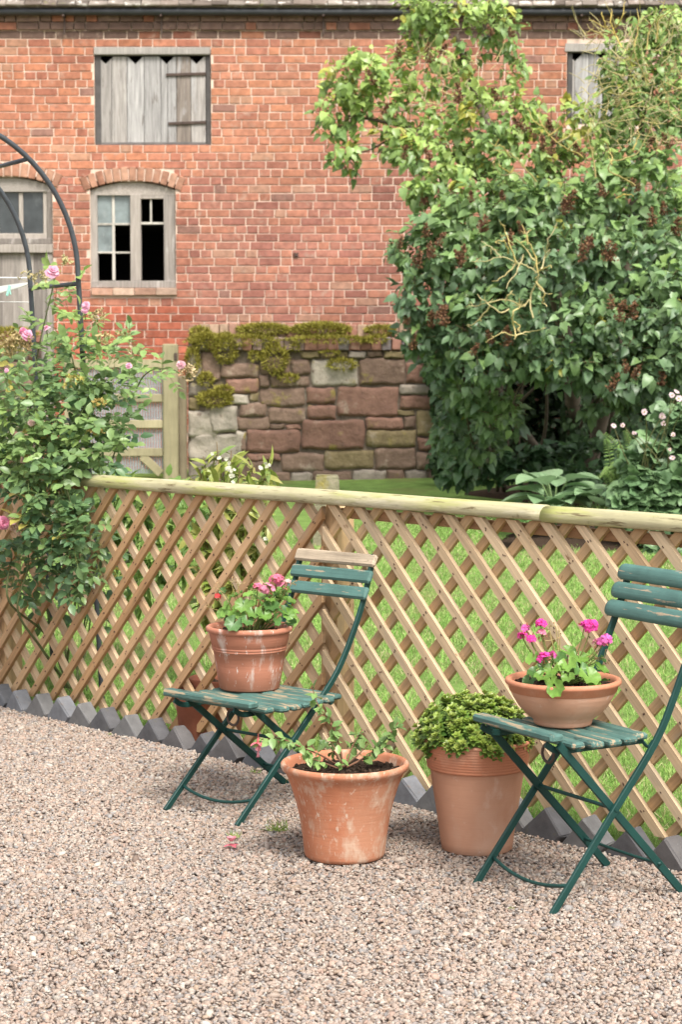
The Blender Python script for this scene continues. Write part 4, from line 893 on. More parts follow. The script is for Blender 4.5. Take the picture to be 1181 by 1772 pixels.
# evergreen dome in the tall pot
hb = thing('hebe_shrub', b4 + ZZ * .33, 'dense low dome of small glossy yellow-green rosettes, growing in the tall ribbed pot', 'shrub')
lf = MB(); st = MB(); cc = b4 + ZZ * .332 + np.array([-.012, 0, 0])
core = rdir(1400, .2); core = core[core[:, 2] > -.25]; leaves(lf, OVAL, cc + core * np.array([.145, .13, .105]) * rng.uniform(.3, 1, (len(core), 1)), core + rdir(len(core)) * .6, rdir(len(core)), .03, mixcol((.05, .11, .02), (.09, .17, .03), len(core)))
g = 0
for _ in range(600):
    d = rdir(1, .45)[0]
    if d[2] < -.07: continue
    r = np.array([.174, .166, .142]) * rng.uniform(.80, 1.08); p = cc + d * r; ax = nrm(d * .7 + np.array([0, -.1, .75]) + rng.normal(0, .12, 3)); a_ = nrm(np.cross(ax, [.3, .7, .2])); b_ = np.cross(ax, a_)
    tube(st, [p - ax * .06, p], .0022, 5, (.14, .15, .06), cap=False)
    young = mixcol((.24, .34, .055), (.30, .36, .075), 1)[0]; old = mixcol((.085, .19, .035), (.14, .25, .045), 1)[0]
    for tier, (h_, tilt, s_, nlf, cl) in enumerate(((-.018, .25, .024, 5, old), (-.008, .6, .024, 6, old * .6 + young * .4), (.002, 1.2, .020, 5, young), (.006, 2.4, .013, 4, young * 1.1))):
        k = np.arange(nlf) * 2 * math.pi / nlf + tier * .6 + rng.uniform(0, .5); D = np.cos(k)[:, None] * a_ + np.sin(k)[:, None] * b_ + ax * tilt
        leaves(lf, OVAL, np.repeat([p + ax * h_], nlf, 0), D, np.repeat([ax], nlf, 0) - D * .1, s_ * rng.uniform(.8, 1.15, nlf), cl * rng.uniform(.85, 1.15, (nlf, 1)))
st.build('stems', MAT['bark'], hb); lf.build('foliage', MAT['leaf'], hb, smooth=True)
# weeds in the gravel
for px, py, r, k, lab in ((480, 1436, .035, 46, 'grassy weed tuft in the gravel just left of the wide flared pot'), (406, 1448, .022, 26, 'small grassy weed beside the fallen pink flower on the gravel'), (443, 1336, .02, 22, 'tiny green weed beside the sawtooth bricks behind the left chair'), (492, 1352, .022, 22, 'little leafy weed hiding behind the left rim of the wide pot'), (887, 1572, .010, 12, 'tiny moss tuft in the gravel near the feet of the right chair'), (190, 1271, .012, 12, 'tiny green weed against the left edging bricks'), (198, 1262, .0, 0, None)):
    if not k: continue
    mb = MB(); p = gnd(px, py); D = rdir(k, .7); D[:, 2] = np.abs(D[:, 2]); leaves(mb, BLADE, p + np.c_[rng.normal(0, r * .45, (k, 2)), np.zeros(k)], D, rdir(k, 1), np.c_[np.full(k, .0035), rng.uniform(.6, 1.2, k) * r * 1.1, np.full(k, .003)], mixcol((.14, .24, .04), (.27, .33, .09), k)); tag(mb.build('weed_tuft', MAT['leaf_dull'], loc=p), lab, 'weed')

# ------------------------------------------------------------------ the lilac
LX, LY = at(930, 850, 16.6)[:2]
lil = thing('lilac_bush', (LX, LY, .33), 'huge spreading lilac with heart-shaped leaves, brown seed heads and bare yellow twigs, on the right', 'bush')
# px, py, rx, ry, depth, twigs, hue (0 deep blue-green .. 1 pale yellow-green), keep: fraction of droop
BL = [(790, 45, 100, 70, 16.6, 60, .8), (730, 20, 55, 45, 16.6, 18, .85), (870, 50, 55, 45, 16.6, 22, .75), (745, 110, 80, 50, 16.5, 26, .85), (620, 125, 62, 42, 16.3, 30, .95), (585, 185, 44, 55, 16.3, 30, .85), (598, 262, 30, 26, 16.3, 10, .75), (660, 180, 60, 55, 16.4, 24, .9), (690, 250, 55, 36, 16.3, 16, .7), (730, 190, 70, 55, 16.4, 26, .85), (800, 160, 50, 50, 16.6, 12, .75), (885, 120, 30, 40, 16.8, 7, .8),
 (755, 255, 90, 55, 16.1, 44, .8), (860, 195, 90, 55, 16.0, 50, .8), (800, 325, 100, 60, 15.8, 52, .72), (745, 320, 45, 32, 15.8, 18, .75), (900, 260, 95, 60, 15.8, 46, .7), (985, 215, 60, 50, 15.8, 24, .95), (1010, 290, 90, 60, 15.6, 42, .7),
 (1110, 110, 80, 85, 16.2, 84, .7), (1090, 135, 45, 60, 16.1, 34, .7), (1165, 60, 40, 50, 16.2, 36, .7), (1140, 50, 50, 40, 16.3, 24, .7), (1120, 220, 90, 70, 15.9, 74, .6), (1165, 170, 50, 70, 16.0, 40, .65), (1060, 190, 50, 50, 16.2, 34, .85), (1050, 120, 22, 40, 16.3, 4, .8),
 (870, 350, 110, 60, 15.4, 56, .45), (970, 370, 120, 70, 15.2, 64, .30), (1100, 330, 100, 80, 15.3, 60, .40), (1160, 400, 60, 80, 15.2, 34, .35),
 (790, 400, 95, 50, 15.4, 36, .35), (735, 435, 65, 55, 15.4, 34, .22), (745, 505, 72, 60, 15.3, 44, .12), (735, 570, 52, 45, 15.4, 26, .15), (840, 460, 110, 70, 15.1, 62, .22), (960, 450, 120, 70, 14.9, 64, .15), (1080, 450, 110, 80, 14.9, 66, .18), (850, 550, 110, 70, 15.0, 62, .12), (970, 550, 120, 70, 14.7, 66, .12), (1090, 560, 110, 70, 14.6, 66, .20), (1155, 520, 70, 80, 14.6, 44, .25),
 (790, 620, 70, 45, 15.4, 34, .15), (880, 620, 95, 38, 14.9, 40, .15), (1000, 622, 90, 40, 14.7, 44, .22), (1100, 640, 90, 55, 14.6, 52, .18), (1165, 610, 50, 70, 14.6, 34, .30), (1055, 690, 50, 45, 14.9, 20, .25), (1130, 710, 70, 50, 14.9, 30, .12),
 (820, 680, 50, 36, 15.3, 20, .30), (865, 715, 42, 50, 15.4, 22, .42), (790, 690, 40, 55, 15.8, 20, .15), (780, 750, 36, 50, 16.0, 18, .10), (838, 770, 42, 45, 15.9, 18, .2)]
BL += [(900, 480, 130, 80, 17.6, 50, .1), (1020, 450, 140, 90, 17.8, 60, .1), (1140, 480, 110, 100, 17.6, 50, .1), (880, 560, 110, 60, 17.4, 40, .05), (1000, 570, 130, 60, 17.6, 50, .05), (1120, 580, 110, 70, 17.4, 50, .05), (960, 350, 120, 70, 17.4, 40, .2), (1100, 330, 110, 80, 17.4, 40, .2), (930, 520, 120, 70, 19.0, 40, .05), (1060, 520, 130, 80, 19.0, 40, .05)]  # rear clumps added as a leaf roof to shade the hollow below
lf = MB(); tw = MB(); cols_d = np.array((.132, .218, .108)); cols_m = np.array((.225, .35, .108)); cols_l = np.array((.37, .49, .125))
surf = []
for (px, py, rx, ry, y, k, hue) in BL:
    c = at(px, py, y); s = y / F; k = int(k * 1.5)
    for _ in range(k):
        d = rdir(1, .12)[0]; 
        if d[1] > .35 and rng.random() < .6: d[1] *= -1
        rr = rng.uniform(.45, 1.02) ** .55; p = c + d * np.array([rx * s, .42, ry * s]) * rr * np.array([1, rng.uniform(.5, 1.2), 1])
        surf.append((p, hue)); nl = rng.integers(4, 8)
        td = nrm(d * .6 + np.array([0, -.25, .35]) + rng.normal(0, .3, 3)); o = p - td * .12
        tube(tw, [o, p], [.004, .0022], 4, (.14, .11, .055), cap=False)
        P = p - td * np.linspace(0, .13, nl)[:, None] + rng.normal(0, .012, (nl, 3))
        D = nrm(rdir(nl) * .75 + d * .55 + [0, -.25, -.45]); N = nrm(np.array([0, -.55, .80]) + d * .22 + rng.normal(0, .30, (nl, 3)))
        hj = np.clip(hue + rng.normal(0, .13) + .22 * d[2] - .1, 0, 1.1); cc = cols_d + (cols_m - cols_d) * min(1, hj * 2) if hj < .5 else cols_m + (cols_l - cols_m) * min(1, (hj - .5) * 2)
        if rng.random() < .004 + .05 * (hue > .6): cc = np.array((.40, .40, .08))
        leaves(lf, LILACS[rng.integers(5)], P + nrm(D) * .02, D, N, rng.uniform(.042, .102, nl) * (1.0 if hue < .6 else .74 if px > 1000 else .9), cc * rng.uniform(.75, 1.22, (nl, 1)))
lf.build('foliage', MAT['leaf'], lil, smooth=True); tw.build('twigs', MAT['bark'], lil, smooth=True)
# trunks and main boughs
BK = (.115, .09, .065)
def bough(pts, r0, r1, mat='bark', col=BK, name='bough', parent=None, jit=.0):
    mb = MB(); P = smooth_path([at(*p) for p in pts], 6); P = P + rng.normal(0, 1, P.shape) * jit; tube(mb, P, np.linspace(r0, r1, len(P)), 8, col); return mb.build(name, MAT[mat], parent or lil, smooth=True)
def gpt(px, py, y): return (px, py, y)
bough([(1000, 845, 17.0), (996, 760, 17.0), (992, 690, 16.8), (975, 560, 16.4), (930, 420, 16.2), (880, 300, 16.2), (820, 150, 16.6), (790, 60, 16.7)], .085, .022, name='trunk')
bough([(1010, 848, 16.9), (1040, 740, 16.6), (1070, 600, 16.2), (1090, 420, 16.1), (1110, 250, 16.2), (1115, 120, 16.3)], .065, .02, name='trunk')
bough([(985, 850, 17.0), (930, 780, 16.6), (870, 690, 16.0), (800, 560, 15.8), (750, 470, 15.7)], .055, .015, name='trunk')
bough([(920, 400, 16.2), (840, 320, 16.2), (740, 235, 16.4), (660, 210, 16.4), (600, 200, 16.4)], .03, .008)
bough([(700, 222, 16.4), (650, 255, 16.3), (610, 268, 16.3)], .010, .004); bough([(640, 208, 16.4), (610, 160, 16.4), (590, 130, 16.4)], .010, .004)
bough([(1010, 640, 15.6), (960, 655, 15.2), (905, 665, 15.0), (888, 700, 15.0)], .014, .005); bough([(985, 660, 15.6), (950, 645, 15.3), (890, 655, 15.2), (870, 690, 15.2)], .010, .004); bough([(1040, 720, 15.8), (1070, 690, 15.3), (1100, 700, 15.0)], .014, .006); bough([(800, 590, 15.4), (805, 680, 15.4), (812, 740, 15.6), (830, 800, 16)], .009, .006)
for k in range(9): x = rng.uniform(860, 1130); bough([(x, 850, 17.2), (x + rng.uniform(-40, 40), 740, 16.8), (x + rng.uniform(-80, 80), 620, 16.2)], rng.uniform(.015, .03), .008)
# dead, lichened twigs
def zz3(u, v): return (780 + u / 2.945, v / 2.945)
DEAD = [[(420, 1620), (410, 1530), (440, 1430), (450, 1390), (400, 1360), (340, 1340), (260, 1310), (180, 1330), (105, 1335)], [(340, 1340), (300, 1240), (280, 1180), (250, 1130)], [(260, 1310), (220, 1270), (155, 1230)], [(450, 1390), (435, 1310), (400, 1230), (365, 1140)], [(450, 1380), (490, 1358), (522, 1360)], [(470, 1370), (490, 1290), (495, 1240), (545, 1140)], [(375, 1300), (330, 1390), (285, 1465)], [(340, 1340), (290, 1390), (240, 1430)],
 [(410, 1530), (370, 1560), (300, 1530), (200, 1540), (130, 1560), (80, 1560)], [(200, 1560), (140, 1640), (80, 1660)], [(300, 1575), (250, 1590), (190, 1545), (135, 1500)], [(370, 1560), (320, 1590), (320, 1660), (330, 1710), (260, 1700), (180, 1745)], [(330, 1710), (400, 1690), (480, 1672)], [(440, 1440), (480, 1500), (470, 1540), (490, 1560)], [(450, 1470), (500, 1500)], [(300, 1290), (270, 1230), (230, 1235)], [(430, 1330), (380, 1260), (330, 1215)], [(280, 1540), (300, 1500), (320, 1480)], [(320, 1640), (350, 1660), (345, 1690)], [(395, 1250), (385, 1200), (410, 1170)]]
DEAD2 = [[(440, 930), (380, 850), (330, 800), (280, 770), (215, 760)], [(390, 940), (340, 885), (260, 890), (215, 830)], [(330, 850), (300, 880), (240, 835)], [(310, 800), (270, 750), (230, 740)], [(680, 800), (620, 770), (560, 740), (500, 680), (460, 620), (455, 550), (470, 500)], [(740, 900), (730, 800), (705, 700), (715, 630), (700, 560)], [(600, 770), (640, 720), (690, 700)], [(480, 650), (430, 620), (400, 560)], [(940, 940), (880, 910), (810, 870), (830, 820), (900, 805), (960, 770), (1030, 640)], [(820, 840), (820, 780), (790, 720)], [(850, 1010), (890, 990), (935, 995)], [(930, 760), (960, 700), (960, 660)], [(500, 690), (560, 650), (590, 590)], [(545, 730), (600, 700), (620, 660)],
 [(870, 240), (840, 180), (770, 130), (710, 100)], [(840, 180), (820, 110), (825, 40)], [(830, 150), (880, 80), (890, 10)], [(800, 140), (780, 90), (770, 60)], [(780, 180), (720, 150), (690, 170)], [(900, 260), (930, 170), (980, 100), (1040, 60)], [(1000, 260), (1020, 150), (1080, 60), (1090, 0)], [(1060, 200), (1060, 100), (1150, 40)], [(940, 240), (960, 120), (950, 40)], [(1100, 160), (1130, 80), (1180, 60)], [(1010, 420), (960, 330), (930, 240)], [(960, 640), (1000, 600), (1060, 620)], [(850, 540), (900, 480), (990, 470), (1040, 500)], [(1000, 560), (1080, 520), (1120, 440)]]
def dead(lst, y, r, col, name):
    mb = MB()
    for pl in lst:
        P = smooth_path([at(*zz3(u, v), y + .10 * math.sin(u * .02) + .05 * math.sin(v * .05)) for u, v in pl], 4); P = P + rng.normal(0, .004, P.shape); tube(mb, P, np.linspace(r, r * .4, len(P)), 5, mixcol(*col, 1)[0], cap=False)
        for _ in range(len(P) // 3):
            i = rng.integers(1, len(P)); q = P[i] + rdir(1, .2)[0] * rng.uniform(.02, .07); tube(mb, [P[i], q], [r * .45, r * .25], 4, mixcol(*col, 1)[0], cap=False)
    return mb.build(name, MAT['bark'], lil, smooth=True)
dead(DEAD, 14.25, .0068, ((.44, .39, .22), (.50, .40, .14)), 'dead_branch')
dead(DEAD2, 14.75, .0062, ((.30, .26, .14), (.44, .33, .08)), 'dead_branch')
mb = MB()
for _ in range(330):
    px = rng.uniform(1010, 1190) if rng.random() < .78 else rng.uniform(690, 860); py = rng.uniform(40, 260) if px > 900 else rng.uniform(90, 200); p = at(px, py, 15.45 if px > 900 else 16.0); d = nrm(rdir(1, .5)[0] + [rng.normal(0, .2), 0, 0]); L_ = rng.uniform(.06, .26)
    P = smooth_path([p, p + d * L_ * .5 + rng.normal(0, .015, 3), p + d * L_ + rng.normal(0, .03, 3)], 3); tube(mb, P, np.linspace(.0040, .0018, len(P)), 4, mixcol((.42, .37, .24), (.50, .42, .16), 1)[0], cap=False)
mb.build('twig_tangle', MAT['bark'], lil, smooth=True)['kind'] = 'stuff'
# brown seed heads: a few shapes, copied
def seedhead():
    mb = MB(); k = 84
    for i in range(k):
        h_ = rng.random(); a_ = rng.uniform(0, 6.28); r = .038 * (1 - h_ * .75) * rng.uniform(.5, 1.1); p = np.array([r * math.cos(a_), r * math.sin(a_), -.02 + h_ * .11])
        tube(mb, [(0, 0, p[2] - .015), p], .0013, 3, (.11, .045, .028), cap=False); leaves(mb, OVAL, [p], rdir(1, .2), rdir(1), rng.uniform(.014, .024), mixcol((.12, .055, .028), (.22, .115, .055), 1)[0])
    return mb
sh = [seedhead().build('seed_head', MAT['bark'], None, loc=(0, 0, 0)) for _ in range(4)]
SH = [(738, 405), (760, 420), (745, 440), (690, 425), (722, 455), (800, 440), (760, 545), (750, 560), (705, 555), (770, 555), (835, 395), (870, 345), (940, 255), (955, 262), (985, 355), (975, 365), (1045, 335), (1150, 365), (1170, 400), (1020, 430), (1050, 440), (1075, 548), (1060, 530), (1095, 545), (1010, 445), (1060, 445), (905, 400), (880, 420), (1105, 325), (880, 590), (850, 590), (735, 350), (690, 95), (745, 100), (795, 170), (665, 195), (645, 140), (700, 270), (745, 275), (815, 345), (860, 170), (850, 55), (885, 60), (765, 90), (1000, 265), (1145, 660), (1060, 670), (1100, 650), (925, 235), (960, 235), (1130, 385), (1125, 250), (820, 610), (800, 450), (715, 600), (905, 225), (1085, 640), (1160, 250)]
for i, (px, py) in enumerate(SH):
    o = sh[i] if i < 4 else sh[i % 4].copy()
    if i >= 4: C.objects.link(o)
    yb = min([b[4] - .42 * math.sqrt(max(0, 1 - ((px - b[0]) / b[2]) ** 2 - ((py - b[1]) / b[3]) ** 2)) for b in BL if ((px - b[0]) / b[2]) ** 2 + ((py - b[1]) / b[3]) ** 2 < 1] + [16.3])
    o.location = tuple(at(px, py, yb - .04) - np.array(PB[lil])); o.parent = lil; o.rotation_euler = (rng.uniform(-.6, .6), rng.uniform(-.6, .6), rng.uniform(0, 6)); sc_ = rng.uniform(.8, 1.35); o.scale = (sc_,) * 3
# ivy over the end of the wall and under the lilac
ivy = thing('ivy', at(800, 830, DS), 'dark ivy covering the right end of the sandstone wall, in the shade of the lilac', 'ivy')
lf = MB(); st = MB()
for (px, py, rx, ry, y, k) in ((775, 690, 30, 60, DS - .12, 520), (760, 640, 30, 30, DS - .12, 200), (785, 770, 32, 65, DS - .15, 620), (805, 720, 34, 105, DS - .1, 520), (1110, 720, 90, 130, DS - .1, 1500), (1200, 700, 70, 150, DS - .1, 900), (800, 800, 60, 36, 18.3, 700), (995, 740, 22, 100, 16.9, 520), (760, 600, 24, 40, DS - .1, 200)):
    c = at(px, py, y); s = y / F; d = rdir(k); P = c + d * np.array([rx * s, .13, ry * s]) * rng.uniform(.3, 1, (k, 1)) ** .5
    leaves(lf, LILAC, P, nrm(rdir(k) * .6 + [0, -.3, -.7]), nrm(np.array([0, -.8, .5]) + rng.normal(0, .4, (k, 3))), rng.uniform(.045, .075, k), mixcol((.022, .048, .018), (.055, .10, .036), k, .3))
for k in range(12): x = rng.uniform(765, 900); P = smooth_path([at(x, 835, DS - .06), at(x + rng.uniform(-15, 15), 740, DS - .06), at(x + rng.uniform(-30, 30), 640, DS - .06)], 5); tube(st, P, .008, 5, (.07, .05, .035))
lf.build('foliage', MAT['leaf_dull'], ivy, smooth=True); st.build('stems', MAT['bark'], ivy)
# leaf screen added behind the lilac; its near-black colour paints the hollow's shade
hd = thing('added_leaf_screen', at(1010, 840, 19.8), 'added screen of near-black leaves keeping the hollow behind the lilac trunk dark', 'added_leaf_screen')
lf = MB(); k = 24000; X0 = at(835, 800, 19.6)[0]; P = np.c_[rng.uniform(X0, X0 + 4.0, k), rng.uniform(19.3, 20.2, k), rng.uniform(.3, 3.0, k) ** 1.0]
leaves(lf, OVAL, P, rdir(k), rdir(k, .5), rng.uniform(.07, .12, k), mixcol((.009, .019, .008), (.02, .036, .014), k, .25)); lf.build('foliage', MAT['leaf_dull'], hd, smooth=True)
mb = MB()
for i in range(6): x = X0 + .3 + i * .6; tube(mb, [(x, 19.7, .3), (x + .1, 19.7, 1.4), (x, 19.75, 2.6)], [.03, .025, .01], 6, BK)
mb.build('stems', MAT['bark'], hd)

# low plants under and in front of the lilac
def leafy(name, label, cat, base, mat, parts, grp=None):
    t = thing(name, base, label, cat, grp); return t
def clump(t, blobs, tm, size, c1, c2, up=.4, stem=True, droop=.3, mat='leaf', base=None, w=(.62, 1.15), yr=.8):
    lf = MB(); st = MB()
    for (px, py, rx, ry, y, k) in blobs:
        c = at(px, py, y); s = y / F; d = rdir(k, .15); P = c + d * np.array([rx * s, min(rx, ry) * s * yr, ry * s]) * rng.uniform(.35, 1.03, (k, 1)) ** .6
        D = nrm(d * .6 + rdir(k) * .7 + [0, -.15, -droop]); leaves(lf, tm, P, D, nrm(np.array([0, -.35, up + .5]) + rng.normal(0, .4, (k, 3))), size * rng.uniform(*w, k), mixcol(c1, c2, k, .2))
        if stem:
            for i in range(max(2, k // 18)): q = P[rng.integers(k)]; tube(st, smooth_path([np.array([c[0] + rng.normal(0, .04), c[1] + .05, c[2] - ry * s * 1.05]), (q + c) / 2 + rng.normal(0, .02, 3), q], 3), [.005, .0045, .004, .0038, .003, .0025, .002], 5, np.asarray(c1) * .9 + [.02, .01, 0], cap=False)
    if stem: st.build('stems', MAT['leaf_dull'], t)
    return lf.build('foliage', MAT[mat], t, smooth=True)
def ground_at(px, y): x = at(px, 850, y)[0]; return np.array([x, y, float(lawn_z(x, y))])
t = thing('shade_plant', ground_at(910, 16.1), 'low broad-leaved plant on the dark soil in front of the lilac trunk', 'plant'); clump(t, [(905, 805, 60, 26, 16.2, 150), (955, 795, 45, 34, 16.2, 110), (860, 815, 40, 22, 16.3, 80)], LILAC, .10, (.05, .11, .05), (.09, .17, .07))
t = thing('shade_plant', ground_at(815, 16.9), 'leafy seedling with rounded leaves at the foot of the ivy, beside the wall end', 'plant'); clump(t, [(815, 795, 34, 26, 16.9, 70), (800, 825, 40, 18, 16.9, 70)], LILAC, .10, (.08, .16, .07), (.13, .23, .09))
t = thing('shade_plant', ground_at(1040, 15.9), 'dark leafy ground plant behind the hostas, under the right of the lilac', 'plant'); clump(t, [(1030, 800, 60, 50, 15.9, 190), (1000, 830, 60, 26, 15.6, 120)], LILAC, .10, (.05, .10, .045), (.10, .18, .07))
def hosta(px, y, n, L, label, c1=(.21, .33, .17), c2=(.30, .43, .24), py=None):
    b = ground_at(px, y); t = thing('hosta', b, label, 'plant'); lf = MB(); st = MB()
    for k in range(n):
        a_ = k * 2.4 + rng.uniform(-.3, .3); d = np.array([math.cos(a_), math.sin(a_) * .9, 0]); r = L * rng.uniform(.12, .35); h = L * rng.uniform(.7, 1.45); o = b + d * r + ZZ * h
        tube(st, smooth_path([b, b + d * r * .4 + ZZ * h * .7, o], 4), .006, 5, (.16, .24, .09), cap=False); leaves(lf, HOSTA, [o], [d + ZZ * .35], [nrm(-d * .3 + ZZ)], L * rng.uniform(.8, 1.15), mixcol(c1, c2, 1)[0])
    st.build('stems', MAT['leaf_dull'], t); lf.build('foliage', MAT['leaf'], t, smooth=True)
hosta(960, 14.1, 13, .30, 'hosta with big rounded ribbed leaves, just above the rail near the join in the log'); hosta(1035, 14.0, 10, .27, 'second hosta with one broad upright leaf, between the first hosta and the pink anemones'); hosta(905, 14.3, 7, .16, 'small hosta at the left end of the bed, peeping over the rail', (.10, .2, .06), (.15, .27, .09))
hosta(900, 13.45, 7, .17, 'small strap-leaved plant at the lawn edge, seen through the lattice under the rail', (.10, .21, .06), (.15, .27, .09))
# anemones
PALM = (np.concatenate([OVAL[0] * [1.5, 1, 1], (OVAL[0] * [1.3, .85, 1]) @ np.array([[.5, .86, 0], [-.86, .5, 0], [0, 0, 1]]), (OVAL[0] * [1.3, .85, 1]) @ np.array([[.5, -.86, 0], [.86, .5, 0], [0, 0, 1]])]), {n: np.concatenate([a, a + 10, a + 20]) for n, a in OVAL[1].items()})
t = thing('anemone_plant', ground_at(1140, 13.7), 'tall pale pink flowering anemone with large lobed leaves at the right edge, beyond the fence', 'plant')
clump(t, [(1140, 800, 60, 60, 13.8, 130), (1180, 760, 50, 70, 13.8, 120), (1120, 860, 60, 45, 13.6, 130), (1175, 870, 50, 60, 13.6, 120), (1100, 890, 45, 40, 13.5, 80), (1160, 950, 50, 50, 13.3, 130), (1205, 860, 40, 110, 13.6, 120)], PALM, .105, (.11, .195, .09), (.21, .33, .15), droop=.35)
for i, (px, py, r) in enumerate(((1116, 713, .034), (1147, 720, .034), (1063, 737, .028), (1079, 736, .024), (1099, 750, .026), (1149, 733, .026), (1166, 752, .022), (1165, 793, .032), (1164, 684, .03), (1176, 690, .034), (1172, 678, .028), (1157, 773, .022), (1187, 700, .03), (1160, 778, .018))):
    fl = MB(); p = at(px, py, 13.45 + .1 * (i % 3)); o = at(1140 + rng.uniform(-40, 40), 830, 13.7); P = smooth_path([o, (o + p) / 2 + rng.normal(0, .03, 3), p], 5); tube(fl, P, np.linspace(.005, .0025, len(P)), 5, (.20, .20, .09), cap=False)
    floret(fl, p, nrm(np.array([0, -.8, .5]) + rng.normal(0, .25, 3)), r * .72, (.77, .57, .61), 6); leaves(fl, OVAL, np.repeat([p], 6, 0), rdir(6) + [0, -.8, 0], rdir(6), .012, (.5, .45, .10)); fl.build('flower', MAT['petal'], t)
t = thing('feathery_plant', ground_at(1075, 14.2), 'feathery pale green plant with fine toothed sprays, left of the pink anemones', 'plant')
lf = MB(); st = MB()
for k in range(26):
    o = at(rng.uniform(1060, 1110), rng.uniform(820, 860), 14.1); p = at(rng.uniform(1035, 1135), rng.uniform(745, 830), 13.9 + rng.uniform(-.15, .15)); P = smooth_path([o, (o * .4 + p * .6) + ZZ * .06, p], 9); tube(st, P, .003, 4, (.2, .26, .1), cap=False); n = len(P); S_ = nrm(np.cross(p - o, [0, -1, .2])); sz = np.linspace(.05, .018, n)
    for sg in (-1, 1): leaves(lf, NARROW, P, S_ * sg + nrm(p - o) * .5, np.tile([0, -.6, .7], (n, 1)), sz, mixcol((.15, .26, .06), (.23, .34, .10), n))
st.build('stems', MAT['leaf_dull'], t); lf.build('foliage', MAT['leaf_dull'], t, smooth=True)
# stone marker on the lawn
b = ground_at(567, 14.0); t_ = at(567, 821, 14.0); mb = MB(); h = t_[2] - b[2]; V = []; L = []
for z, wv in ((-.05, .105), (0, .10), (h - .02, .080), (h, .074)):
    for sx_, sy_ in ((-1, -1), (1, -1), (1, 1), (-1, 1)): V.append(b + np.array([sx_ * wv, sy_ * wv, z]) + rng.normal(0, .003, 3))
mb.add(V, [[i * 4 + j, i * 4 + (j + 1) % 4, (i + 1) * 4 + (j + 1) % 4, (i + 1) * 4 + j] for i in range(3) for j in range(4)] + [[12, 13, 14, 15]], (.22, .20, .13)); tag(mb.build('stone_marker', MAT['stone'], loc=b), 'short tapered mossy stone post standing on the lawn behind the rail, above the left chair', 'stone post')

# jasmine-like shrub with yellow variegated leaves, behind the fence
def gz(x, y): return float(lawn_z(x, y))
b = at(395, 1150, 8.9); b[2] = gz(b[0], b[1])
jas = thing('variegated_shrub', b, 'airy yellow-green variegated shrub with white star flowers, behind the lattice left of the left chair', 'shrub')
lf = MB(); st = MB(); tips = [(375, 765, 8.8), (352, 790, 8.8), (400, 780, 8.8), (440, 800, 8.7), (470, 795, 8.6), (345, 812, 8.8), (415, 810, 8.8), (380, 830, 8.7), (440, 860, 8.6), (470, 900, 8.6), (380, 880, 8.8), (350, 920, 8.8), (410, 930, 8.7), (450, 940, 8.7), (340, 980, 8.8), (370, 1000, 8.8), (400, 990, 8.8), (330, 900, 8.9), (460, 870, 8.6), (345, 1040, 8.9)]
for tp in tips:
    p = at(*tp); m = b + (p - b) * .55 + np.array([(p[0] - b[0]) * -.25, 0, .05]); P = smooth_path([b, m, p], 9); tube(st, P, np.linspace(.006, .0022, len(P)), 5, (.22, .15, .08), cap=False)
    for k in range(46):
        i = int(len(P) * (1 - rng.random() ** 1.6 * .62)) - 1; q = P[max(1, i)]; leaves(lf, NARROW, [q + rng.normal(0, .008, 3)], [nrm(rdir(1)[0] * .9 + [0, -.2, -.15])], [nrm([0, -.3, .8] + rng.normal(0, .35, 3))], rng.uniform(.06, .11), mixcol((.24, .33, .06), (.40, .40, .11), 1)[0] if rng.random() < .72 else mixcol((.42, .36, .12), (.15, .25, .06), 1)[0])
st.build('stems', MAT['bark'], jas); lf.build('foliage', MAT['leaf'], jas, smooth=True)
for (px, py, k) in ((375, 785, 4), (392, 806, 6), (400, 820, 8), (408, 828, 6), (455, 806, 6), (464, 812, 5), (457, 935, 5), (398, 790, 4)):
    fl = MB()
    for _ in range(max(2, k // 2)): p = at(px + rng.uniform(-8, 8), py + rng.uniform(-8, 8), 8.5); floret(fl, p, nrm(np.array([0, -.8, .3]) + rng.normal(0, .4, 3)), .0095, (.70, .69, .55)); tube(fl, [p + np.array([rng.normal(0, .01), .03, -.02]), p], .001, 4, (.3, .36, .12), cap=False)
    fl.build('flower', MAT['petal'], jas)
b = at(275, 1000, 9.9); b[2] = gz(b[0], b[1]); t = thing('garden_shrub', b, 'green leafy shrub behind the lattice, between the rose and the variegated shrub', 'shrub')
clump(t, [(300, 900, 35, 60, 9.6, 90), (240, 930, 45, 70, 9.5, 170), (200, 880, 40, 60, 9.4, 150), (310, 970, 40, 50, 9.3, 90), (255, 1010, 40, 40, 9.3, 80)], NARROW, .10, (.13, .24, .05), (.24, .33, .08))
b = at(345, 985, 12.5); b[2] = gz(b[0], b[1])
t = thing('border_plant', b, 'low leafy border plant at the foot of the mossy wall end, seen through the lattice', 'plant'); clump(t, [(340, 870, 40, 40, 12.5, 70), (300, 860, 40, 40, 12.6, 60)], OVAL, .10, (.13, .23, .05), (.20, .30, .08))

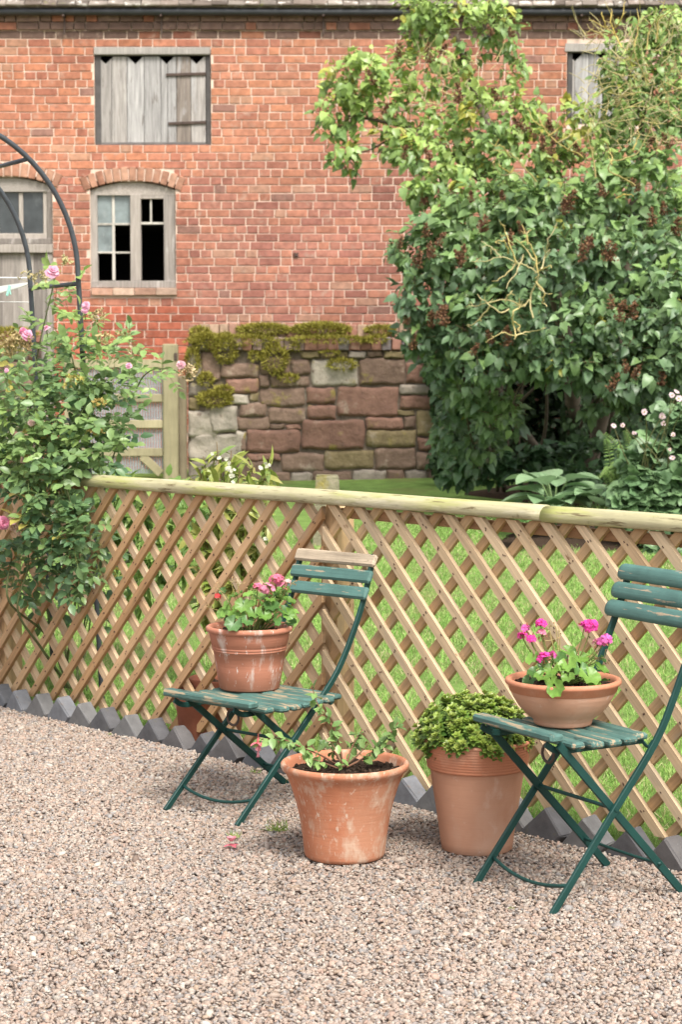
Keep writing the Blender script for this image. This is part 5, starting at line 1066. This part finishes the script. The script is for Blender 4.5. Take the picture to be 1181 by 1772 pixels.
# ------------------------------------------------------------------ rose arch and climbing rose
AP = at(135, 492, 8.7); BP = at(52, 500, 9.23); hd_ = nrm(np.array([-(BP - AP)[1], (BP - AP)[0], 0])); hd_ = hd_ if hd_[0] < 0 else -hd_
arch = thing('rose_arch', (AP[0], AP[1], gz(AP[0], AP[1])), 'dark tubular metal garden arch with two hoops joined by rungs, rising out of the rose', 'arch')
def hoop(o, nm):
    mb = MB(); P = []
    for z in np.linspace(-.1, 1.88, 14): P.append(np.array([o[0], o[1], 0]) - hd_ * .095 * (1.88 - z) / 1.88 + ZZ * z)
    for a_ in np.linspace(0, math.pi, 40)[1:]: P.append(np.array([o[0], o[1], 1.88]) + hd_ * .65 * (1 - math.cos(a_)) + ZZ * .66 * math.sin(a_))
    for z in np.linspace(1.88, -.1, 14)[1:]: P.append(np.array([o[0], o[1], 0]) + hd_ * (1.30 + .095 * (1.88 - z) / 1.88) + ZZ * z)
    tube(mb, P, .0115, 10); mb.build(nm, MAT['metal_dark'], arch, smooth=True)
hoop(AP, 'hoop'); hoop(BP, 'hoop')
for tt, zz_ in ((0, 1.848), (.229, 2.371), (.65, 2.54), (1.07, 2.371), (1.30, 1.848), (-.03, 1.25), (1.33, 1.25)):
    mb = MB(); tube(mb, [np.array([AP[0], AP[1], zz_]) + hd_ * tt, np.array([BP[0], BP[1], zz_]) + hd_ * tt], .010, 8); mb.build('rung', MAT['metal_dark'], arch, smooth=True)
b = at(110, 1195, 8.75); b[2] = gz(b[0], b[1])
rose = thing('climbing_rose', b, 'sprawling pink climbing rose growing through the fence and up the metal arch', 'rose')
lf = MB(); st = MB()
RB_ = [(100, 505, 36, 36, 8.8, 13, .85), (88, 560, 45, 40, 8.8, 16, .7), (145, 575, 28, 45, 8.7, 14, .8), (60, 625, 75, 48, 8.7, 42, .4), (140, 640, 75, 55, 8.6, 60, .4), (195, 655, 50, 36, 8.5, 30, .45), (178, 710, 55, 55, 8.5, 55, .35), (100, 715, 90, 65, 8.5, 95, .25), (30, 720, 60, 70, 8.6, 60, .55), (150, 772, 68, 42, 8.4, 72, .3), (70, 790, 80, 50, 8.4, 85, .3), (20, 780, 45, 40, 8.5, 36, .5), (270, 655, 40, 20, 8.4, 12, .5), (75, 850, 60, 45, 8.32, 60, .12), (95, 905, 55, 45, 8.3, 60, .10), (140, 935, 45, 50, 8.26, 44, .1), (50, 950, 50, 45, 8.4, 36, .12), (120, 985, 45, 45, 8.3, 34, .05), (20, 1000, 36, 50, 8.5, 26, .15), (150, 1000, 30, 50, 8.9, 26, .08), (185, 960, 40, 45, 8.9, 26, .2), (110, 1050, 60, 40, 9.1, 20, .1), (190, 1030, 30, 40, 9.0, 14, .1), (225, 610, 40, 30, 8.6, 14, .5)]
for (px, py, rx, ry, y, k, hue) in RB_:
    c = at(px, py, y); s = y / F
    for _ in range(int(k * .80)):
        d = rdir(1, .1)[0]; p = c + d * np.array([rx * s, .11 if py > 830 else .2, ry * s]) * rng.uniform(.2, 1.03) ** .5
        td = nrm(d * .6 + rdir(1)[0] * .7 + [0, -.25, -.12]); nl = 3 if rng.random() < .25 else 5; side = nrm(np.cross(td, [0, -.4, .9])); sz = rng.uniform(.036, .058)
        tube(st, [p - td * .03, p + td * sz * 1.5], .0012, 3, (.16, .20, .06), cap=False)
        pos = [p + td * sz * 1.5] + [p + td * sz * (.9 - .7 * j) for j in range(nl // 2) for _s in (0, 1)]; dirs = [td] + [td * .45 + side * sg for j in range(nl // 2) for sg in (-1, 1)]
        N = nrm(np.array([0, -.4, .8]) + rng.normal(0, .3, 3)); hj = np.clip(hue + .08 + rng.normal(0, .18), 0, 1); cc = np.array((.095, .185, .085)) * (1 - hj) + np.array((.30, .42, .12)) * hj
        if rng.random() < .012: cc = np.array((.40, .36, .09))
        if rng.random() < .02: cc = np.array((.24, .19, .06))
        leaves(lf, OVAL, pos, dirs, nrm(N + rng.normal(0, .18, (nl, 3))), sz * rng.uniform(.85, 1.15, nl), cc * rng.uniform(.8, 1.2, (nl, 1)))
lf.build('foliage', MAT['leaf'], rose, smooth=True)
for pts, r in (([(120, 1190, 8.7), (80, 1100, 8.75), (15, 1040, 8.35), (20, 960, 8.4)], .008), ([(120, 1190, 8.7), (70, 1120, 8.55), (30, 1055, 8.36), (48, 980, 8.35), (45, 900, 8.3)], .007), ([(125, 1190, 8.75), (110, 1080, 8.8), (130, 900, 8.7), (150, 750, 8.6), (110, 560, 8.75)], .007), ([(115, 1190, 8.8), (70, 1000, 9.0), (50, 800, 8.8), (60, 640, 8.8), (95, 480, 8.8)], .007), ([(130, 1190, 8.8), (150, 1050, 9.0), (180, 850, 8.7), (230, 690, 8.5), (255, 645, 8.4), (290, 638, 8.35), (318, 648, 8.3)], .0045), ([(135, 1190, 8.8), (155, 1080, 9.0), (160, 940, 8.9)], .005), ([(140, 1195, 8.9), (125, 1100, 9.1), (135, 1000, 9.0)], .005), ([(110, 1190, 8.75), (135, 960, 8.3), (100, 800, 8.3), (55, 690, 8.5)], .006), ([(150, 1195, 8.9), (145, 1100, 9.0), (175, 1000, 9.0)], .004), ([(100, 830, 8.3), (130, 930, 8.25), (100, 880, 8.25)], .004), ([(45, 730, 8.35), (85, 800, 8.3), (115, 850, 8.28)], .004)):
    P = smooth_path([at(*p) for p in pts], 8); tube(st, P, np.linspace(r, r * .4, len(P)), 6, (.10, .12, .045), cap=False)
st.build('stems', MAT['bark'], rose, smooth=True)
def rosebloom(px, py, y, r, c1, c2):
    mb = MB(); p = at(px, py, y); ax = nrm(np.array([0, -.75, .6]) + rng.normal(0, .25, 3)); a_ = nrm(np.cross(ax, [.3, .2, .9])); b_ = np.cross(ax, a_)
    for ring, n, op, sz in ((0, 7, .25, .75), (1, 9, -.15, .95), (2, 8, .9, .62), (3, 6, 2.0, .5)):
        k = np.arange(n) * 2 * math.pi / n + ring; D = np.cos(k)[:, None] * a_ + np.sin(k)[:, None] * b_ + ax * op; leaves(mb, PETAL, np.repeat([p - ax * r * .2], n, 0), D, np.repeat([ax], n, 0) - D * .2, r * sz * 1.05 * rng.uniform(.85, 1.15, n), mixcol(c1, c2, n))
    tube(mb, [p - ax * r * .3, p - ax * r * .3 - ZZ * .04 + np.array([0, .03, 0])], .002, 4, (.2, .26, .08), cap=False); mb.build('flower', MAT['petal'], rose)
RP = ((.74, .33, .47), (.80, .52, .62)); RD = ((.70, .18, .32), (.78, .36, .48))
for f_ in ((92, 466, 8.5, .036, *RP), (147, 527, 8.5, .022, *RP), (146, 536, 8.5, .016, *RP), (48, 576, 8.4, .030, *RP), (38, 570, 8.4, .018, *RD), (79, 565, 8.4, .018, *RP), (8, 905, 8.3, .032, *RD), (22, 900, 8.3, .018, *RP), (222, 631, 8.3, .017, *RP), (312, 628, 8.2, .022, (.66, .33, .40), (.76, .50, .52)), (52, 731, 8.3, .017, (.74, .50, .44), (.78, .6, .52)), (10, 640, 8.4, .012, *RP), (168, 548, 8.5, .013, (.8, .66, .66), (.8, .7, .68))): rosebloom(*f_)
for (px, py, rx, ry, y, k, c1, c2) in ((25, 595, 34, 24, 8.4, 90, (.36, .27, .12), (.50, .40, .20)), (325, 648, 14, 18, 8.2, 36, (.42, .30, .17), (.52, .42, .24)), (30, 915, 12, 12, 8.3, 22, (.50, .36, .24), (.60, .42, .34)), (170, 545, 18, 14, 8.5, 20, (.42, .34, .16), (.55, .45, .26)), (185, 585, 20, 12, 8.5, 16, (.44, .34, .16), (.5, .42, .2)), (215, 580, 16, 10, 8.5, 12, (.44, .34, .16), (.5, .42, .2)), (60, 478, 34, 12, 8.6, 30, (.44, .36, .18), (.5, .45, .25)), (115, 452, 14, 8, 8.6, 12, (.44, .40, .18), (.5, .45, .25)), (170, 700, 16, 10, 8.3, 14, (.42, .32, .10), (.5, .38, .12)), (228, 610, 20, 10, 8.5, 12, (.5, .42, .22), (.5, .42, .3)), (125, 660, 24, 14, 8.35, 16, (.40, .36, .09), (.46, .40, .12)), (165, 745, 18, 10, 8.3, 12, (.40, .30, .10), (.42, .32, .1))):
    mb = MB(); c = at(px, py, y); s = y / F; o = c + np.array([0, .05, -ry * s * 1.3])
    for d in rdir(k, .2): p = c + d * np.array([rx * s, .04, ry * s]) * rng.uniform(.4, 1); tube(mb, [o * .4 + p * .6 + rng.normal(0, .004, 3), p], .0009, 3, (.30, .30, .10), cap=False); leaves(mb, OVAL, np.repeat([p], 3, 0), rdir(3, .3), rdir(3), rng.uniform(.012, .02, 3), mixcol(c1, c2, 3, .2))
    mb.build('spent_cluster', MAT['leaf_dull'], rose)
# rotary clothes dryer beyond the arch, left edge
dy = at(-60, 560, 11.0); dr = thing('clothes_dryer', (dy[0], dy[1], gz(dy[0], dy[1])), 'pale clothes dryer arm with thin cords and a mint peg, at the left edge', 'clothes dryer')
mb = MB(); p = at(-60, 512, 11); q = at(48, 490, 10.9); e = nrm(q - p); m = 9
V = []; 
for k in range(m + 1): t_ = k / m; c = p + (q - p) * t_; hh = .030 * (1 - t_) ** .7 + .006; V += [c + ZZ * hh * .6 + [0, -.012, 0], c + ZZ * hh * .6 + [0, .012, 0], c - ZZ * hh + [0, .012, 0], c - ZZ * hh + [0, -.012, 0]]
mb.add(V, [[k * 4 + j, k * 4 + (j + 1) % 4, k * 4 + 4 + (j + 1) % 4, k * 4 + 4 + j] for k in range(m) for j in range(4)] + [[3, 2, 1, 0], [m * 4 + j for j in range(4)]]); mb.build('arm', MAT['cloth'], dr)
mb = MB(); tube(mb, [(dy[0], dy[1], gz(dy[0], dy[1]) - .05), (p[0], p[1], p[2])], .02, 10); mb.build('pole', MAT['cloth'], dr)
for y0, y1, r in ((480, 481, .004), (521, 523, .0022)): mb = MB(); tube(mb, [at(-60, y0, 10.95), at(56, y1, 10.9)], r, 5, cap=False); mb.build('cord', MAT['cloth'], dr)
mb = MB(); c = at(14, 503, 10.88); cbox(mb, c, np.array([[.96, 0, -.28], [0, 1, 0], [.28, 0, .96]]), (.007, .006, .03), ch=.003); cbox(mb, c + [.007, -.0, .004], np.array([[.98, 0, .2], [0, 1, 0], [-.2, 0, .98]]), (.004, .005, .026), ch=.002); mb.build('peg', MAT['mint'], dr)
